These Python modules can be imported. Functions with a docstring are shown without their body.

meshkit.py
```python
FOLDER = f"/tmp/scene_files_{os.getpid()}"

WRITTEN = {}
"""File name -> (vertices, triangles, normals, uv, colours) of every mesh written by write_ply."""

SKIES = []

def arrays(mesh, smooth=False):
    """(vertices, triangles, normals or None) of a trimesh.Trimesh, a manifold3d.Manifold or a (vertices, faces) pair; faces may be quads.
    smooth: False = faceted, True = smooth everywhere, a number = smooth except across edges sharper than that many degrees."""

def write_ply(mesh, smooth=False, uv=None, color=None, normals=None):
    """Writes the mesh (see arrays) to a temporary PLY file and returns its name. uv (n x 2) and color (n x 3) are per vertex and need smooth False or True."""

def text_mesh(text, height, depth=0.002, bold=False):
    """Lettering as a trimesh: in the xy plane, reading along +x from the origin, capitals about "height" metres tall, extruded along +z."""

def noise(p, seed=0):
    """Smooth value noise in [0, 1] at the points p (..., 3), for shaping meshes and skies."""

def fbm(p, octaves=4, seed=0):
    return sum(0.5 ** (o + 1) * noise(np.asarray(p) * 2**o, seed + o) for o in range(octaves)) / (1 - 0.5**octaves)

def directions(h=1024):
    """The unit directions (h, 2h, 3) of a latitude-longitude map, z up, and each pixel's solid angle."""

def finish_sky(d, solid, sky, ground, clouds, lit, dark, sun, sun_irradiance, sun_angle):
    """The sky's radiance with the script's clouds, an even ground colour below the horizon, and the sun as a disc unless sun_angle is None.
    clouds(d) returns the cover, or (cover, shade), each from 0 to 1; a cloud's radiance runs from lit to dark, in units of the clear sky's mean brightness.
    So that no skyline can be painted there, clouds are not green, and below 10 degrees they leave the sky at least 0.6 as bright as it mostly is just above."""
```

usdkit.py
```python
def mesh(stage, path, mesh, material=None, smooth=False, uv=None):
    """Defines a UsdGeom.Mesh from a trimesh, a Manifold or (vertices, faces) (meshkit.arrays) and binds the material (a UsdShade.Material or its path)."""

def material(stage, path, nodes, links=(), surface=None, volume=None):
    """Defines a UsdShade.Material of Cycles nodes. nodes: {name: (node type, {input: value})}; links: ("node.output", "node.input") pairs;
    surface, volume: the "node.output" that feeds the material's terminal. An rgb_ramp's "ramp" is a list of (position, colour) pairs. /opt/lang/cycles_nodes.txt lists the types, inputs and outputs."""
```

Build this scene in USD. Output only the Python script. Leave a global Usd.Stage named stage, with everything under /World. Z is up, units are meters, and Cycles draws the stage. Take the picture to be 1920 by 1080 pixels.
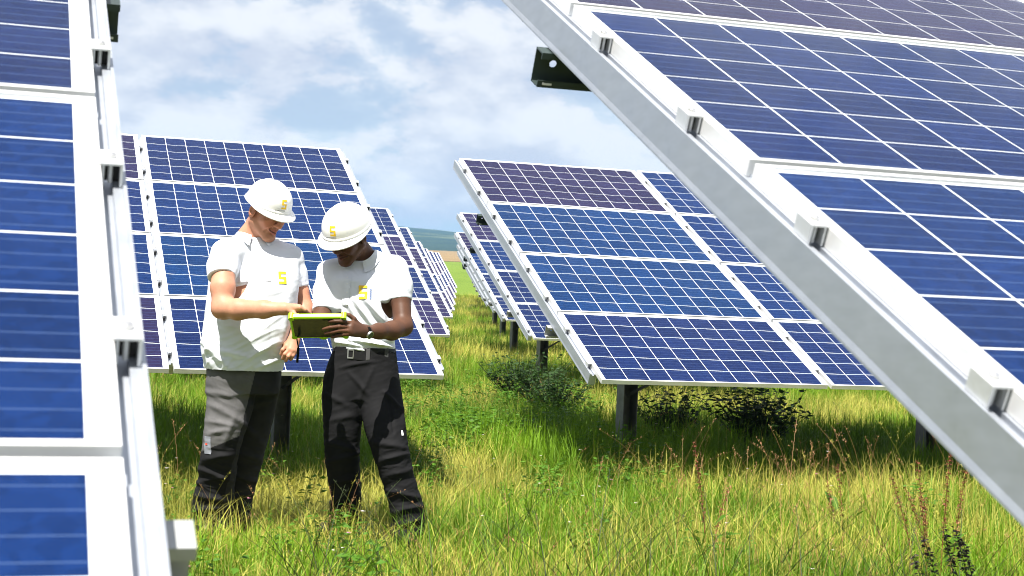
import math, random, numpy as np, trimesh, usdkit, meshkit
from pxr import Usd, UsdGeom, UsdLux, UsdShade, Gf, Sdf, Vt
from scipy.spatial import cKDTree
EXPOSURE = 1.3
SUN_EL_D, SUN_AZ_D, SUN_I = 63.0, 198.0, 1.25
SKY_S = .056
CLOUD_DARK, CLOUD_LIT = (5.0, 5.2, 5.95), (7.2, 7.2, 7.3)
HAZE = 0.00017
SKY_TINT = (.56, .71, .82)
CS, CL, CM = (8.4, 8.4, 15.5), (3.7, 9.4, 2.3), (0.41, 0.49, .62)
CO, LR, DI = .36, (-.08, .12), 0.0

stage = Usd.Stage.CreateInMemory()
UsdGeom.SetStageUpAxis(stage, 'Z')
UsdGeom.SetStageMetersPerUnit(stage, 1.0)
stage.SetDefaultPrim(UsdGeom.Xform.Define(stage, '/World').GetPrim())
UsdGeom.Scope.Define(stage, '/World/Looks')

# ------------------------------------------------------------------ camera
CAM_H, FPX, ROLL = 1.34, 2829.0, 0.0427
cR = np.array([math.cos(ROLL), 0, math.sin(ROLL)]); cU = np.array([-math.sin(ROLL), 0, math.cos(ROLL)]); cF = np.array([0, 1.0, 0])
CAM = np.array([0, 0, CAM_H])
cam = UsdGeom.Camera.Define(stage, '/World/camera')
cam.AddTransformOp().Set(Gf.Matrix4d(*[float(x) for x in (*cR, 0, *cU, 0, *(-cF), 0, *CAM, 1)]))
cam.CreateHorizontalApertureAttr(36.0); cam.CreateVerticalApertureAttr(20.25)
cam.CreateFocalLengthAttr(36.0 * FPX / 1920)
cam.CreateClippingRangeAttr(Gf.Vec2f(0.05, 20000))
cam.CreateFStopAttr(11.0); cam.CreateFocusDistanceAttr(8.0)
cam.CreateExposureAttr(EXPOSURE)

def at(px, py, d):
    """World point seen at pixel (px, py) of the 1920 x 1080 photograph, d metres ahead."""
    return CAM + d * (cF + (px - 960) / FPX * cR - (py - 540) / FPX * cU)

# ------------------------------------------------------------------ sun and sky
SUN_EL, SUN_AZ = math.radians(SUN_EL_D), math.radians(SUN_AZ_D)      # azimuth = atan2(x, y) of the direction towards the sun
SUN = np.array([math.sin(SUN_AZ) * math.cos(SUN_EL), math.cos(SUN_AZ) * math.cos(SUN_EL), math.sin(SUN_EL)])
sun = UsdLux.DistantLight.Define(stage, '/World/sun')
sun.CreateNormalizeAttr(True); sun.CreateIntensityAttr(SUN_I); sun.CreateAngleAttr(0.53); sun.CreateColorAttr(Gf.Vec3f(1.0, 0.955, 0.88))
z = SUN; x = np.cross([0, 0, 1.0], z); x /= np.linalg.norm(x); y = np.cross(z, x)
sun.AddTransformOp().Set(Gf.Matrix4d(*[float(v) for v in (*x, 0, *y, 0, *z, 0, 0, 0, 50, 1)]))

def mat(name, nodes, links=(), surface='p.BSDF', volume=None):
    return usdkit.material(stage, '/World/Looks/' + name, nodes, links, surface=surface, volume=volume)

sky_nodes = {
    'tc': ('texture_coordinate', {}),
    'sky': ('sky_texture', {'sky_type': 'single_scattering', 'sun_disc': False, 'sun_elevation': SUN_EL, 'sun_rotation': SUN_AZ, 'air_density': 1.0, 'aerosol_density': .4, 'ozone_density': 1.0}),
    'map': ('mapping', {'mapping_type': 'point', 'scale': CS, 'location': CL}),
    'n1': ('noise_texture', {'scale': 1.0, 'detail': 8.0, 'roughness': 0.58, 'distortion': DI}),
    'mapb': ('mapping', {'mapping_type': 'point', 'scale': CS, 'location': (CL[0], CL[1], CL[2] + CO)}),
    'n2': ('noise_texture', {'scale': 1.0, 'detail': 4.0, 'roughness': 0.5, 'distortion': DI}),
    'mask': ('map_range', {'range_type': 'smoothstep', 'from_min': CM[0], 'from_max': CM[1], 'to_min': CM[2], 'to_max': 0.97}),
    'dif': ('math', {'math_type': 'subtract'}),
    'lit': ('map_range', {'range_type': 'smoothstep', 'from_min': LR[0], 'from_max': LR[1], 'to_min': 0.0, 'to_max': 1.0}),
    'dim': ('vector_math', {'math_type': 'multiply', 'vector2': SKY_TINT}),
    'ccol': ('mix_color', {'a': CLOUD_DARK, 'b': CLOUD_LIT}),
    'mix': ('mix_color', {}),
    'bg': ('background_shader', {'strength': SKY_S}),
}
sky_links = [('tc.generated', 'map.vector'), ('tc.generated', 'mapb.vector'), ('map.vector', 'n1.vector'), ('mapb.vector', 'n2.vector'),
             ('n1.fac', 'mask.value'), ('n1.fac', 'dif.value1'), ('n2.fac', 'dif.value2'), ('dif.value', 'lit.value'), ('lit.result', 'ccol.fac'),
             ('mask.result', 'mix.fac'), ('sky.color', 'dim.vector1'), ('dim.vector', 'mix.a'), ('ccol.result', 'mix.b'), ('mix.result', 'bg.color')]
sky_m = mat('sky_material', sky_nodes, sky_links, surface='bg.background')
dome = UsdLux.DomeLight.Define(stage, '/World/sky')
UsdShade.MaterialBindingAPI.Apply(dome.GetPrim()).Bind(sky_m)
dome.GetPrim().SetCustomDataByKey('kind', 'structure')
# ------------------------------------------------------------------ helpers
_used = {}
def numbered(path):
    n = _used.get(path, 0); _used[path] = n + 1
    return path if n == 0 else f'{path}_{n:03d}'

def tag(prim, label=None, cat=None, group=None, kind=None):
    for k, v in (('label', label), ('category', cat), ('group', group), ('kind', kind)):
        if v: prim.SetCustomDataByKey(k, v)
    return prim

def thing(name, label, cat, group=None, loc=(0, 0, 0)):
    x = UsdGeom.Xform.Define(stage, numbered('/World/' + name))
    if any(loc): x.AddTranslateOp().Set(Gf.Vec3d(*map(float, loc)))
    return tag(x.GetPrim(), label, cat, group)

def obj(name, mesh, material, parent='/World', smooth=False, uv=None, color=None):
    pp = parent if isinstance(parent, str) else str(parent.GetPath())
    m = usdkit.mesh(stage, numbered(pp + '/' + name), mesh, material, smooth=smooth, uv=uv)
    if color is not None:
        UsdGeom.PrimvarsAPI(m).CreatePrimvar('tint', Sdf.ValueTypeNames.Color3fArray, 'vertex').Set(Vt.Vec3fArray.FromNumpy(np.asarray(color, np.float32)))
    return m.GetPrim()

class MB:
    """Collects shapes into one mesh."""
    def __init__(s): s.v, s.f, s.n = [], [], 0
    def add(s, v, f):
        v, f = np.asarray(v, float), np.asarray(f, int)
        if f.shape[1] == 4: f = np.vstack([f[:, [0, 1, 2]], f[:, [0, 2, 3]]])
        s.v.append(v); s.f.append(f + s.n); s.n += len(v)
    def get(s): return np.vstack(s.v), np.vstack(s.f)

BOXF = np.array([[0, 2, 3, 1], [4, 5, 7, 6], [0, 1, 5, 4], [2, 6, 7, 3], [0, 4, 6, 2], [1, 3, 7, 5]])
def fbox(O, U, V, N, u, v, n):
    """Box between u, v, n ranges of the frame (U, V, N) at O."""
    c = np.array([O + a * U + b * V + k * N for a in u for b in v for k in n])
    f = BOXF
    if np.dot(np.cross(U, V), N) < 0: f = f[:, ::-1]
    return c, f

def tri_prism(O, U, V, N, poly, v0, v1):
    """Polygon of (u, n) points, swept from v0 to v1 along V (ear-clipped caps)."""
    import shapely.geometry as sg
    P = np.asarray(sg.polygon.orient(sg.Polygon(poly)).exterior.coords)[:-1]
    k = len(P)
    v2, f2 = trimesh.creation.triangulate_polygon(sg.Polygon(P), engine='earcut')
    a = O + P[:, :1] * U + P[:, 1:] * N
    verts = np.vstack([a + v0 * V, a + v1 * V])
    side = np.array([[i, i + k, (i + 1) % k + k, (i + 1) % k] for i in range(k)])
    side = np.vstack([side[:, [0, 1, 2]], side[:, [0, 2, 3]]])
    t = cKDTree(P).query(v2)[1]; cap = t[f2]
    # cap orientation: counter-clockwise in (u, n) means normal along U x N
    ar = np.cross(P[cap[:, 1]] - P[cap[:, 0]], P[cap[:, 2]] - P[cap[:, 0]])
    cap = np.where(ar[:, None] < 0, cap[:, ::-1], cap)
    s = np.dot(np.cross(U, N), V)
    f = np.vstack([side if s < 0 else side[:, ::-1], cap[:, ::-1] if s > 0 else cap, (cap if s > 0 else cap[:, ::-1]) + k])
    if s > 0: pass
    m = trimesh.Trimesh(verts, f, process=False); 
    if m.volume < 0: f = f[:, ::-1]
    return verts, f

def cyl(a, b, r, k=12, r2=None):
    a, b = np.asarray(a, float), np.asarray(b, float); d = (b - a) / np.linalg.norm(b - a)
    x = np.cross(d, [0, 0, 1.0] if abs(d[2]) < .9 else [1.0, 0, 0]); x /= np.linalg.norm(x); y = np.cross(d, x)
    t = np.arange(k) * 2 * np.pi / k; ring = np.cos(t)[:, None] * x + np.sin(t)[:, None] * y
    v = np.vstack([a + r * ring, b + (r if r2 is None else r2) * ring, a[None], b[None]])
    f = [[i, (i + 1) % k, (i + 1) % k + k] for i in range(k)] + [[i, (i + 1) % k + k, i + k] for i in range(k)]
    f += [[2 * k, (i + 1) % k, i] for i in range(k)] + [[2 * k + 1, i + k, (i + 1) % k + k] for i in range(k)]
    return v, np.array(f)

# ------------------------------------------------------------------ materials
def simple(name, color, rough=.5, metal=0., var=.0, scale=20., spec=.5, bump=0., coat=0.):
    n = {'p': ('principled_bsdf', {'base_color': color, 'roughness': rough, 'metallic': metal, 'specular_ior_level': spec, 'coat_weight': coat})}
    l = []
    if var or bump:
        n['tc'] = ('texture_coordinate', {}); n['n'] = ('noise_texture', {'scale': scale, 'detail': 5.0, 'roughness': .6}); l.append(('tc.object', 'n.vector'))
    if var:
        n['r'] = ('rgb_ramp', {'ramp': [(.25, tuple(c * (1 - var) for c in color)), (.75, tuple(min(1, c * (1 + var)) for c in color))]})
        l += [('n.fac', 'r.fac'), ('r.color', 'p.base_color')]
    if bump:
        n['b'] = ('bump', {'strength': .5, 'distance': bump}); l += [('n.fac', 'b.height'), ('b.normal', 'p.normal')]
    return mat(name, n, l)

M = {}
# streaked mill-finish aluminium
def alu(name, c, metal, rough, streak=.12):
    return mat(name, {'tc': ('texture_coordinate', {}), 'm': ('mapping', {'scale': (60., 3., 60.)}), 'n': ('noise_texture', {'scale': 1.0, 'detail': 6.0}),
        'n2': ('noise_texture', {'scale': 9.0, 'detail': 6.0, 'roughness': .7}), 'mx': ('math', {'math_type': 'add'}),
        'r': ('rgb_ramp', {'ramp': [(.3, tuple(x * (1 - streak) for x in c)), (.7, tuple(min(1, x * (1 + streak)) for x in c))]}), 'h': ('math', {'math_type': 'multiply', 'value2': .5}),
        'rr': ('map_range', {'from_min': .3, 'from_max': .7, 'to_min': rough - .08, 'to_max': rough + .1}),
        'p': ('principled_bsdf', {'metallic': metal, 'specular_ior_level': .4})},
        [('tc.object', 'm.vector'), ('m.vector', 'n.vector'), ('tc.object', 'n2.vector'), ('n.fac', 'mx.value1'), ('n2.fac', 'mx.value2'), ('mx.value', 'h.value1'),
         ('h.value', 'r.fac'), ('r.color', 'p.base_color'), ('n2.fac', 'rr.value'), ('rr.result', 'p.roughness')])
M['frame'] = alu('anodised_aluminium', (.74, .74, .73), .35, .42, .05)
M['rafter'] = alu('mill_aluminium', (.42, .45, .50), .6, .42, .10)
M['clamp'] = alu('clamp_aluminium', (.62, .63, .64), .5, .4, .06)
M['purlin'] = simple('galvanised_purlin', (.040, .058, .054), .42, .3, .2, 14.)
M['purlin_sunlit'] = simple('sunlit_purlin_steel', (.36, .37, .37), .45, .25, .12, 14.)  # lower purlins: sunlight put into a lighter copy of the purlin colour
M['post'] = simple('galvanised_post', (.16, .16, .165), .5, .5, .3, 10.)
M['bolt'] = simple('steel_bolt', (.6, .6, .6), .3, .8)
M['opening_shade'] = simple('clamp_shade_black', (.012, .012, .012), .7)  # black for the painted shade inside the hollow clamps
M['sticker'] = simple('white_sticker', (.75, .75, .75), .5)
M['back'] = simple('white_backsheet', (.72, .73, .74), .5, 0, .03, 8.)
M['glass'] = mat('panel_glass', {'f': ('fresnel', {'IOR': 1.095}), 'g0': ('geometry', {}), 'inv': ('math', {'math_type': 'subtract', 'value1': 1.0}), 'mu': ('math', {'math_type': 'multiply'}), 't': ('transparent_bsdf', {'color': (.98, .99, .99)}),
                 'g': ('glossy_bsdf', {'color': (.95, .97, 1.0), 'roughness': .08}), 'm': ('mix_closure', {})},
                 [('g0.backfacing', 'inv.value2'), ('f.fac', 'mu.value1'), ('inv.value', 'mu.value2'), ('mu.value', 'm.fac'), ('t.BSDF', 'm.closure1'), ('g.BSDF', 'm.closure2')], surface='m.closure')

def cell_mat(name, c):
    """Polycrystalline silicon: crystal grains, fine fingers and four busbars (uv runs over one cell)."""
    lo = tuple(x * .87 for x in c); hi = tuple(x * 1.13 for x in c)
    return mat(name, {'tc': ('texture_coordinate', {}), 'v': ('voronoi_texture', {'scale': 55.0, 'randomness': 1.0}), 'bw': ('rgb_to_bw', {}), 'oi': ('object_info', {}),
        'r': ('rgb_ramp', {'ramp': [(.2, lo), (.8, hi)]}), 'ov': ('map_range', {'from_min': 0., 'from_max': 1., 'to_min': .86, 'to_max': 1.14}), 'mul': ('vector_math', {'math_type': 'scale'}),
        's': ('separate_xyz', {}), 'k': ('math', {'math_type': 'multiply', 'value2': 4.0}), 'fr': ('math', {'math_type': 'fraction'}), 'sb': ('math', {'math_type': 'subtract', 'value2': .5}), 'ab': ('math', {'math_type': 'absolute'}),
        'bus': ('math', {'math_type': 'less_than', 'value2': .016}), 'mix': ('mix_color', {'b': (.06, .10, .21)}),
        'n': ('noise_texture', {'scale': 2.2, 'detail': 5.0, 'roughness': .6}), 'dust': ('map_range', {'from_min': .42, 'from_max': .75, 'to_min': .0, 'to_max': .007}), 'dm': ('mix_color', {'b': (.40, .38, .36)}),
        'p': ('principled_bsdf', {'roughness': .5, 'specular_ior_level': .04})},
        [('tc.object', 'v.vector'), ('v.color', 'bw.color'), ('bw.val', 'r.fac'), ('oi.random', 'ov.value'), ('r.color', 'mul.vector1'), ('ov.result', 'mul.scale'),
         ('tc.UV', 's.vector'), ('s.y', 'k.value1'), ('k.value', 'fr.value1'), ('fr.value', 'sb.value1'), ('sb.value', 'ab.value1'), ('ab.value', 'bus.value1'),
         ('bus.value', 'mix.fac'), ('mul.vector', 'mix.a'), ('tc.object', 'n.vector'), ('n.fac', 'dust.value'), ('dust.result', 'dm.fac'), ('mix.result', 'dm.a'), ('dm.result', 'p.base_color')])
CELL = [cell_mat('silicon_blue', (.0036, .0165, .074)), cell_mat('silicon_deep_blue', (.0050, .013, .060)), cell_mat('silicon_violet', (.0145, .0115, .042)), cell_mat('silicon_bright_blue', (.0032, .0215, .082))]

# ------------------------------------------------------------------ ground
def gz(x, y):
    x, y = np.asarray(x, float), np.asarray(y, float)
    far = np.maximum(0, y - 42)
    return .03 * (meshkit.noise(np.stack([x * .35, y * .35, 0 * x], -1), 5) - .5) * (y < 60) + .0235 * far * far / (far + 14)

# ------------------------------------------------------------------ solar arrays
YAW, TILT = .3129, .4348
def set_tilt(t, yaw=YAW):
    """The plane of the next tables: U along the row, V down the slope, N out of the glass."""
    global U, Hd, V, N
    U = np.array([math.cos(yaw), math.sin(yaw), 0]); Hd = np.array([math.sin(yaw), -math.cos(yaw), 0])
    V = math.cos(t) * Hd + np.array([0, 0, -math.sin(t)]); N = np.cross(U, -V)
set_tilt(TILT)
PU, PV, MW, MH, FT = 1.68, 1.005, 1.65, .984, .030
CP = .1588

def cells_at(u0, v0, O):
    """The 60 cells of a module whose top left corner is (u0, v0): thin tiles with a uv each."""
    out = []
    mu, mv = (MW - 10 * CP) / 2, (MH - 6 * CP) / 2
    g = .0024; gu = .0021
    for j in range(6):
        for i in range(10):
            out.append(fbox(O, U, V, N, (u0 + mu + i * CP + gu, u0 + mu + (i + 1) * CP - gu), (v0 + mv + j * CP + g, v0 + mv + (j + 1) * CP - g), (-.0064, -.0061)))
    return out
# the corner order of fbox is u (slow), v, n (fast): the uv of its eight corners
CUV = np.array([(a, b) for a in (0, 1) for b in (0, 1) for k in (0, 1)], float)

def rafter_poly(c, side):
    """Rafter section about u = c; side -1 / +1: which flank carries the flared lip (0: both)."""
    l = [(-.023, -.105), (-.0265, -.105), (-.0265, -.101), (-.024, -.091), (-.024, -.026), (-.019, -.026), (-.019, -.031), (-.006, -.031), (-.006, -.042)]
    r = [(-a, n) for a, n in l[::-1]]
    return [(a + c, n) for a, n in l + r]

def make_table(name_label, top, cols, uside, singles=0, tones=None, detail=2, cat='solar array', grp='rows of solar arrays', post_us=(), pvs=(1.0, 3.01), po=.069):
    """top: world point of the table's upper corner on the aisle; cols: module columns; uside: +1 the table runs along +U from it, -1 along -U."""
    t = thing('solar_array', name_label, cat, grp, loc=top)
    O = np.zeros(3)
    us = [(k * PU if uside > 0 else -k * PU - MW) for k in range(cols)]
    stuff = [[], [], [], []]
    order = [(k, j) for k in range(cols) for j in range(4)]
    for idx, (k, j) in enumerate(order):
        u0, v0 = us[k], j * PV
        tone = tones[idx % len(tones)] if tones else (idx * 7 + j * 3) % 4
        fr = MB()
        w = .011
        for uu, vv in (((u0, u0 + MW), (v0, v0 + w)), ((u0, u0 + MW), (v0 + MH - w, v0 + MH)), ((u0, u0 + w), (v0 + w, v0 + MH - w)), ((u0 + MW - w, u0 + MW), (v0 + w, v0 + MH - w))):
            fr.add(*fbox(O, U, V, N, uu, vv, (-FT, 0)))
        p = obj('solar_panel', fr.get(), M['frame'], t)
        obj('backsheet', fbox(O, U, V, N, (u0 + w, u0 + MW - w), (v0 + w, v0 + MH - w), (-.0105, -.0066)), M['back'], p)
        cl = cells_at(u0, v0, O)
        if idx < singles:
            for c in cl: obj('solar_cell', c, CELL[tone], p, uv=CUV)
        else:
            stuff[tone] += cl
        if detail >= 1:
            obj('glass', fbox(O, U, V, N, (u0 + w, u0 + MW - w), (v0 + w, v0 + MH - w), (-.0045, -.0012)), M['glass'], p)
    names = ['solar_cells_blue', 'solar_cells_deep_blue', 'solar_cells_violet', 'solar_cells_bright_blue']
    for tone in range(4):
        if stuff[tone]:
            mb = MB()
            for c in stuff[tone]: mb.add(*c)
            tag(obj('solar_cells', mb.get(), CELL[tone], t, uv=np.tile(CUV, (len(stuff[tone]), 1))), kind='stuff')
    # rafters with their clamps
    L = 4 * PV
    cs = [-.012 * uside] + [uside * (k * PU - (PU - MW) / 2) for k in range(1, cols)] + [uside * (cols * PU - (PU - MW) + .012)]
    for q, c in enumerate(cs):
        r = obj('rafter', tri_prism(O, U, V, N, rafter_poly(c, 0), -.02, L - .15), M['rafter'], t)
        end = q == 0
        if detail >= 1 and (q < 3):
            for j in range(4):
                for vv in (.255, .755):
                    v0 = j * PV + vv - .03
                    mb = MB(); bt = MB()
                    if end:
                        s = -uside            # outward
                        x0, x1 = 0 - s * .011, s * .0300
                        lo, hi = min(x0, x1), max(x0, x1)
                        mb.add(*fbox(O, U, V, N, (lo, hi), (v0, v0 + .05), (.0006, .0036)))                                   # top plate over the frame
                        mb.add(*fbox(O, U, V, N, (min(s * .0262, s * .0300), max(s * .0262, s * .0300)), (v0, v0 + .05), (-.0305, .0006)))   # outer wall
                        mb.add(*fbox(O, U, V, N, (min(s * .0025, s * .0265), max(s * .0025, s * .0265)), (v0 + .002, v0 + .026), (-.0300, .0004)))   # block inside
                        b0 = O + s * .014 * U + (v0 + .025) * V + .0036 * N
                        mb.add(*cyl(O + s * .014 * U + (v0 + .034) * V - .0300 * N, O + s * .014 * U + (v0 + .034) * V - .001 * N, .0035, 8))
                        mb.add(*fbox(O, U, V, N, (min(s * .0025, s * .0055), max(s * .0025, s * .0055)), (v0 + .0262, v0 + .048), (-.0300, .0004)))
                    else:
                        mb.add(*fbox(O, U, V, N, (c - .024, c + .024), (v0, v0 + .05), (.0006, .0040)))
                        b0 = O + c * U + (v0 + .025) * V + .004 * N
                    cp = obj('clamp', mb.get(), M['clamp'], t)
                    bt.add(*cyl(b0, b0 + .005 * N, .0075, 12)); bt.add(*cyl(b0 + .005 * N, b0 + .0065 * N, .0055, 12, .004))
                    if detail >= 2: obj('bolt', bt.get(), M['bolt'], cp)
                    if end: obj('clamp_opening', fbox(O, U, V, N, (min(s * .0056, s * .0260), max(s * .0056, s * .0260)), (v0 + .0262, v0 + .029), (-.0295, -.001)), M['opening_shade'], cp)  # solid black slab, standing in for the shade in the open end
                    else: obj('clamp_opening', fbox(O, U, V, N, (c - .006, c + .006), (v0 + .052, v0 + .075), (-.03, -.006)), M['opening_shade'], cp)
    # purlins: C sections that open down the slope, with a hole near the end
    ue = (-po if uside > 0 else us[-1] - po, us[-1] + MW + po if uside > 0 else po)
    HP = .080
    for pi_, pv in enumerate(pvs):
        import shapely.geometry as sg
        web = sg.box(ue[0], -.108 - HP, ue[1], -.108).difference(sg.Point(ue[0] + .045 if uside > 0 else ue[1] - .045, -.108 - .036).buffer(.0085))
        m = trimesh.creation.extrude_polygon(web, .003, engine='earcut')
        vv = m.vertices; pts = O + vv[:, :1] * U + vv[:, 1:2] * N + (pv + vv[:, 2:]) * V
        mm = trimesh.Trimesh(pts, m.faces, process=False)
        mb = MB(); mb.add(pts, m.faces if mm.volume > 0 else m.faces[:, ::-1])
        mb.add(*fbox(O, U, V, N, ue, (pv + .003, pv + .048), (-.1112, -.1082)))
        mb.add(*fbox(O, U, V, N, ue, (pv + .003, pv + .048), (-.108 - HP, -.105 - HP)))
        mb.add(*fbox(O, U, V, N, ue, (pv + .045, pv + .048), (-.123, -.1112)))
        mb.add(*fbox(O, U, V, N, ue, (pv + .045, pv + .048), (-.105 - HP, -.092 - HP)))
        pr = obj('purlin', mb.get(), M['purlin' if pi_ == 0 else 'purlin_sunlit'], t)
        if detail >= 2:
            e = ue[0] + .012 if uside > 0 else ue[1] - .032
            obj('sticker', fbox(O, U, V, N, (e, e + .022), (pv + .0482, pv + .0487), (-.102 - HP, -.097 - HP)), M['sticker'], pr)
    # posts, heads and braces
    for pu in post_us:
        b = O + pu * U + 1.9 * V - (.108 + HP) * N
        zb = -top[2] + float(gz(*(top + b)[:2])) - .25
        mb = MB()
        w, d = .06, .075     # a C post
        X, Y, Z = U, Hd, np.array([0, 0, 1.0])
        Bz = np.array([b[0], b[1], 0])
        hz = b[2] + .02
        mb.add(*fbox(Bz, X, Y, Z, (-w, w), (-d, -d + .006), (zb, hz)))
        mb.add(*fbox(Bz, X, Y, Z, (-w, -w + .006), (-d + .006, d), (zb, hz)))
        mb.add(*fbox(Bz, X, Y, Z, (w - .006, w), (-d + .006, d), (zb, hz)))
        pst = obj('post', mb.get(), M['post'], t)
        # head rail under both purlins and one brace to each side
        hb = MB(); hb.add(*fbox(O + pu * U, U, V, N, (-.03, .03), (.8, 3.25), (-.112 - HP - .07, -.110 - HP)))
        obj('head_rail', hb.get(), M['purlin'], t)
        for vv, dz in ((3.0, -.62), (1.0, -.62)):
            a = Bz + np.array([0, 0, hz + dz]) + .0 * U; e = O + pu * U + vv * V - (.13 + HP + .05) * N
            dd = (e - a); ln = np.linalg.norm(dd); dd /= ln; nn = np.cross(U, dd)
            bb = MB(); bb.add(*fbox(a + .068 * U, U, nn, dd, (-.004, .036), (-.02, .02), (0, ln))); bb.add(*fbox(a + .068 * U, U, nn, dd, (.032, .036), (-.02, .03), (0.001, ln - .001)))
            obj('brace', bb.get(), M['post'], t)
        # diagonal brace along the row
        a = Bz + np.array([0, 0, hz - .98]); e = O + (pu + .42) * U + 3.03 * V - (.108 + HP * .6) * N
        dd = (e - a); ln = np.linalg.norm(dd); dd /= ln; nn = np.cross(Hd, dd)
        bb = MB(); bb.add(*fbox(a, Hd, nn, dd, (-.012, -.006), (-.022, .022), (0, ln)))
        obj('brace', bb.get(), M['post'], t)
    return t

def table_top(x, y, z=1.10): return np.array([x, y, z + CAM_H + float(gz(x, y - 2))])
Ltop = [(-1.202, 3.990), (-1.517, 12.861), (-1.85, 21.895), (-2.148, 30.379), (-2.45, 39.2), (-2.76, 48.0), (-3.07, 56.8), (-3.38, 65.6), (-3.69, 74.4)]
Rtop = [(-.171, 4.236), (-.509, 13.203), (-.812, 22.169), (-1.189, 31.015), (-1.46, 39.8), (-1.77, 48.6), (-2.08, 57.4), (-2.39, 66.2), (-2.70, 75.0)]
Llab = ['blurred solar array cropped by the left edge of the photo, nearest on the left', 'blue solar array standing right behind the two men',
        'solar array just past the shoulder of the man holding the tablet', 'narrow solar array strip third behind the two men', 'fourth solar array behind the men on the left of the grass aisle',
        'fifth solar array behind the men on the left of the grass aisle', 'sixth solar array behind the men, far down the left of the aisle', 'seventh solar array behind the men, far down the left of the aisle', 'last far solar array on the left of the grass aisle']
Rlab = ['large solar array with broad aluminium edge rail slanting across the right of the photo', 'whole blue solar array with violet top panel right of the grass aisle',
        'solar array peeking out left behind the one with the violet top panel', 'third solar array on the right of the aisle, thin sliver with white edge', 'fourth solar array on the right side of the grass aisle',
        'fifth solar array on the right side of the grass aisle', 'sixth solar array, far down the right of the aisle', 'seventh solar array, far down the right of the aisle', 'last far solar array on the right of the grass aisle']
for i, (x, y) in enumerate(Ltop):
    set_tilt(TILT + .0107 if i == 0 else TILT, YAW + .0036 if i == 0 else YAW)
    z = [1.127, 1.111, 1.089, 1.114][i] if i < 4 else 1.10
    make_table(Llab[i], table_top(x, y, z), [2, 3, 2, 2, 2, 2, 2, 2, 2][i], -1, [240, 300, 0, 0, 0, 0, 0, 0, 0][i] // 60, [[2, 1, 0, 0, 1, 0, 3, 2], [1, 0, 3, 1, 2, 1, 0, 2, 0, 1, 3, 2], [1, 2, 1, 2, 0, 1, 2, 1]][min(i, 2)], 2 if i < 2 else (1 if i < 5 else 0),
               pvs=(1.07, 2.96) if i == 0 else (1.0, 3.01), po=.078 if i == 0 else .069, post_us=[(-1.0,), (-.68, -4.0), (-.9, -2.8), (-.9,), (-.9,), (-.9,), (), (), ()][i])
for i, (x, y) in enumerate(Rtop):
    set_tilt(TILT - .0098 if i == 0 else TILT)
    z = [1.058, 1.103, 1.082, 1.102][i] if i < 4 else 1.10
    make_table(Rlab[i], table_top(x, y, z), [2, 4, 2, 2, 2, 2, 2, 2, 2][i], 1, [240, 300, 0, 0, 0, 0, 0, 0, 0][i] // 60, [[2, 1, 0, 1, 0, 3, 1, 0], [2, 3, 3, 1, 0, 0, 0, 1, 1, 0, 3, 1, 0, 1, 2, 1], [2, 0, 1, 1, 0, 3, 1, 2]][min(i, 2)], 2 if i < 2 else (1 if i < 5 else 0),
               pvs=(.985, 3.01) if i == 0 else (1.0, 3.01), po=.062 if i == 0 else .069, post_us=[(1.6,), (1.0, 3.75, 6.2), (.8, 2.6), (.8,), (.8,), (.8,), (), (), ()][i])
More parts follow.
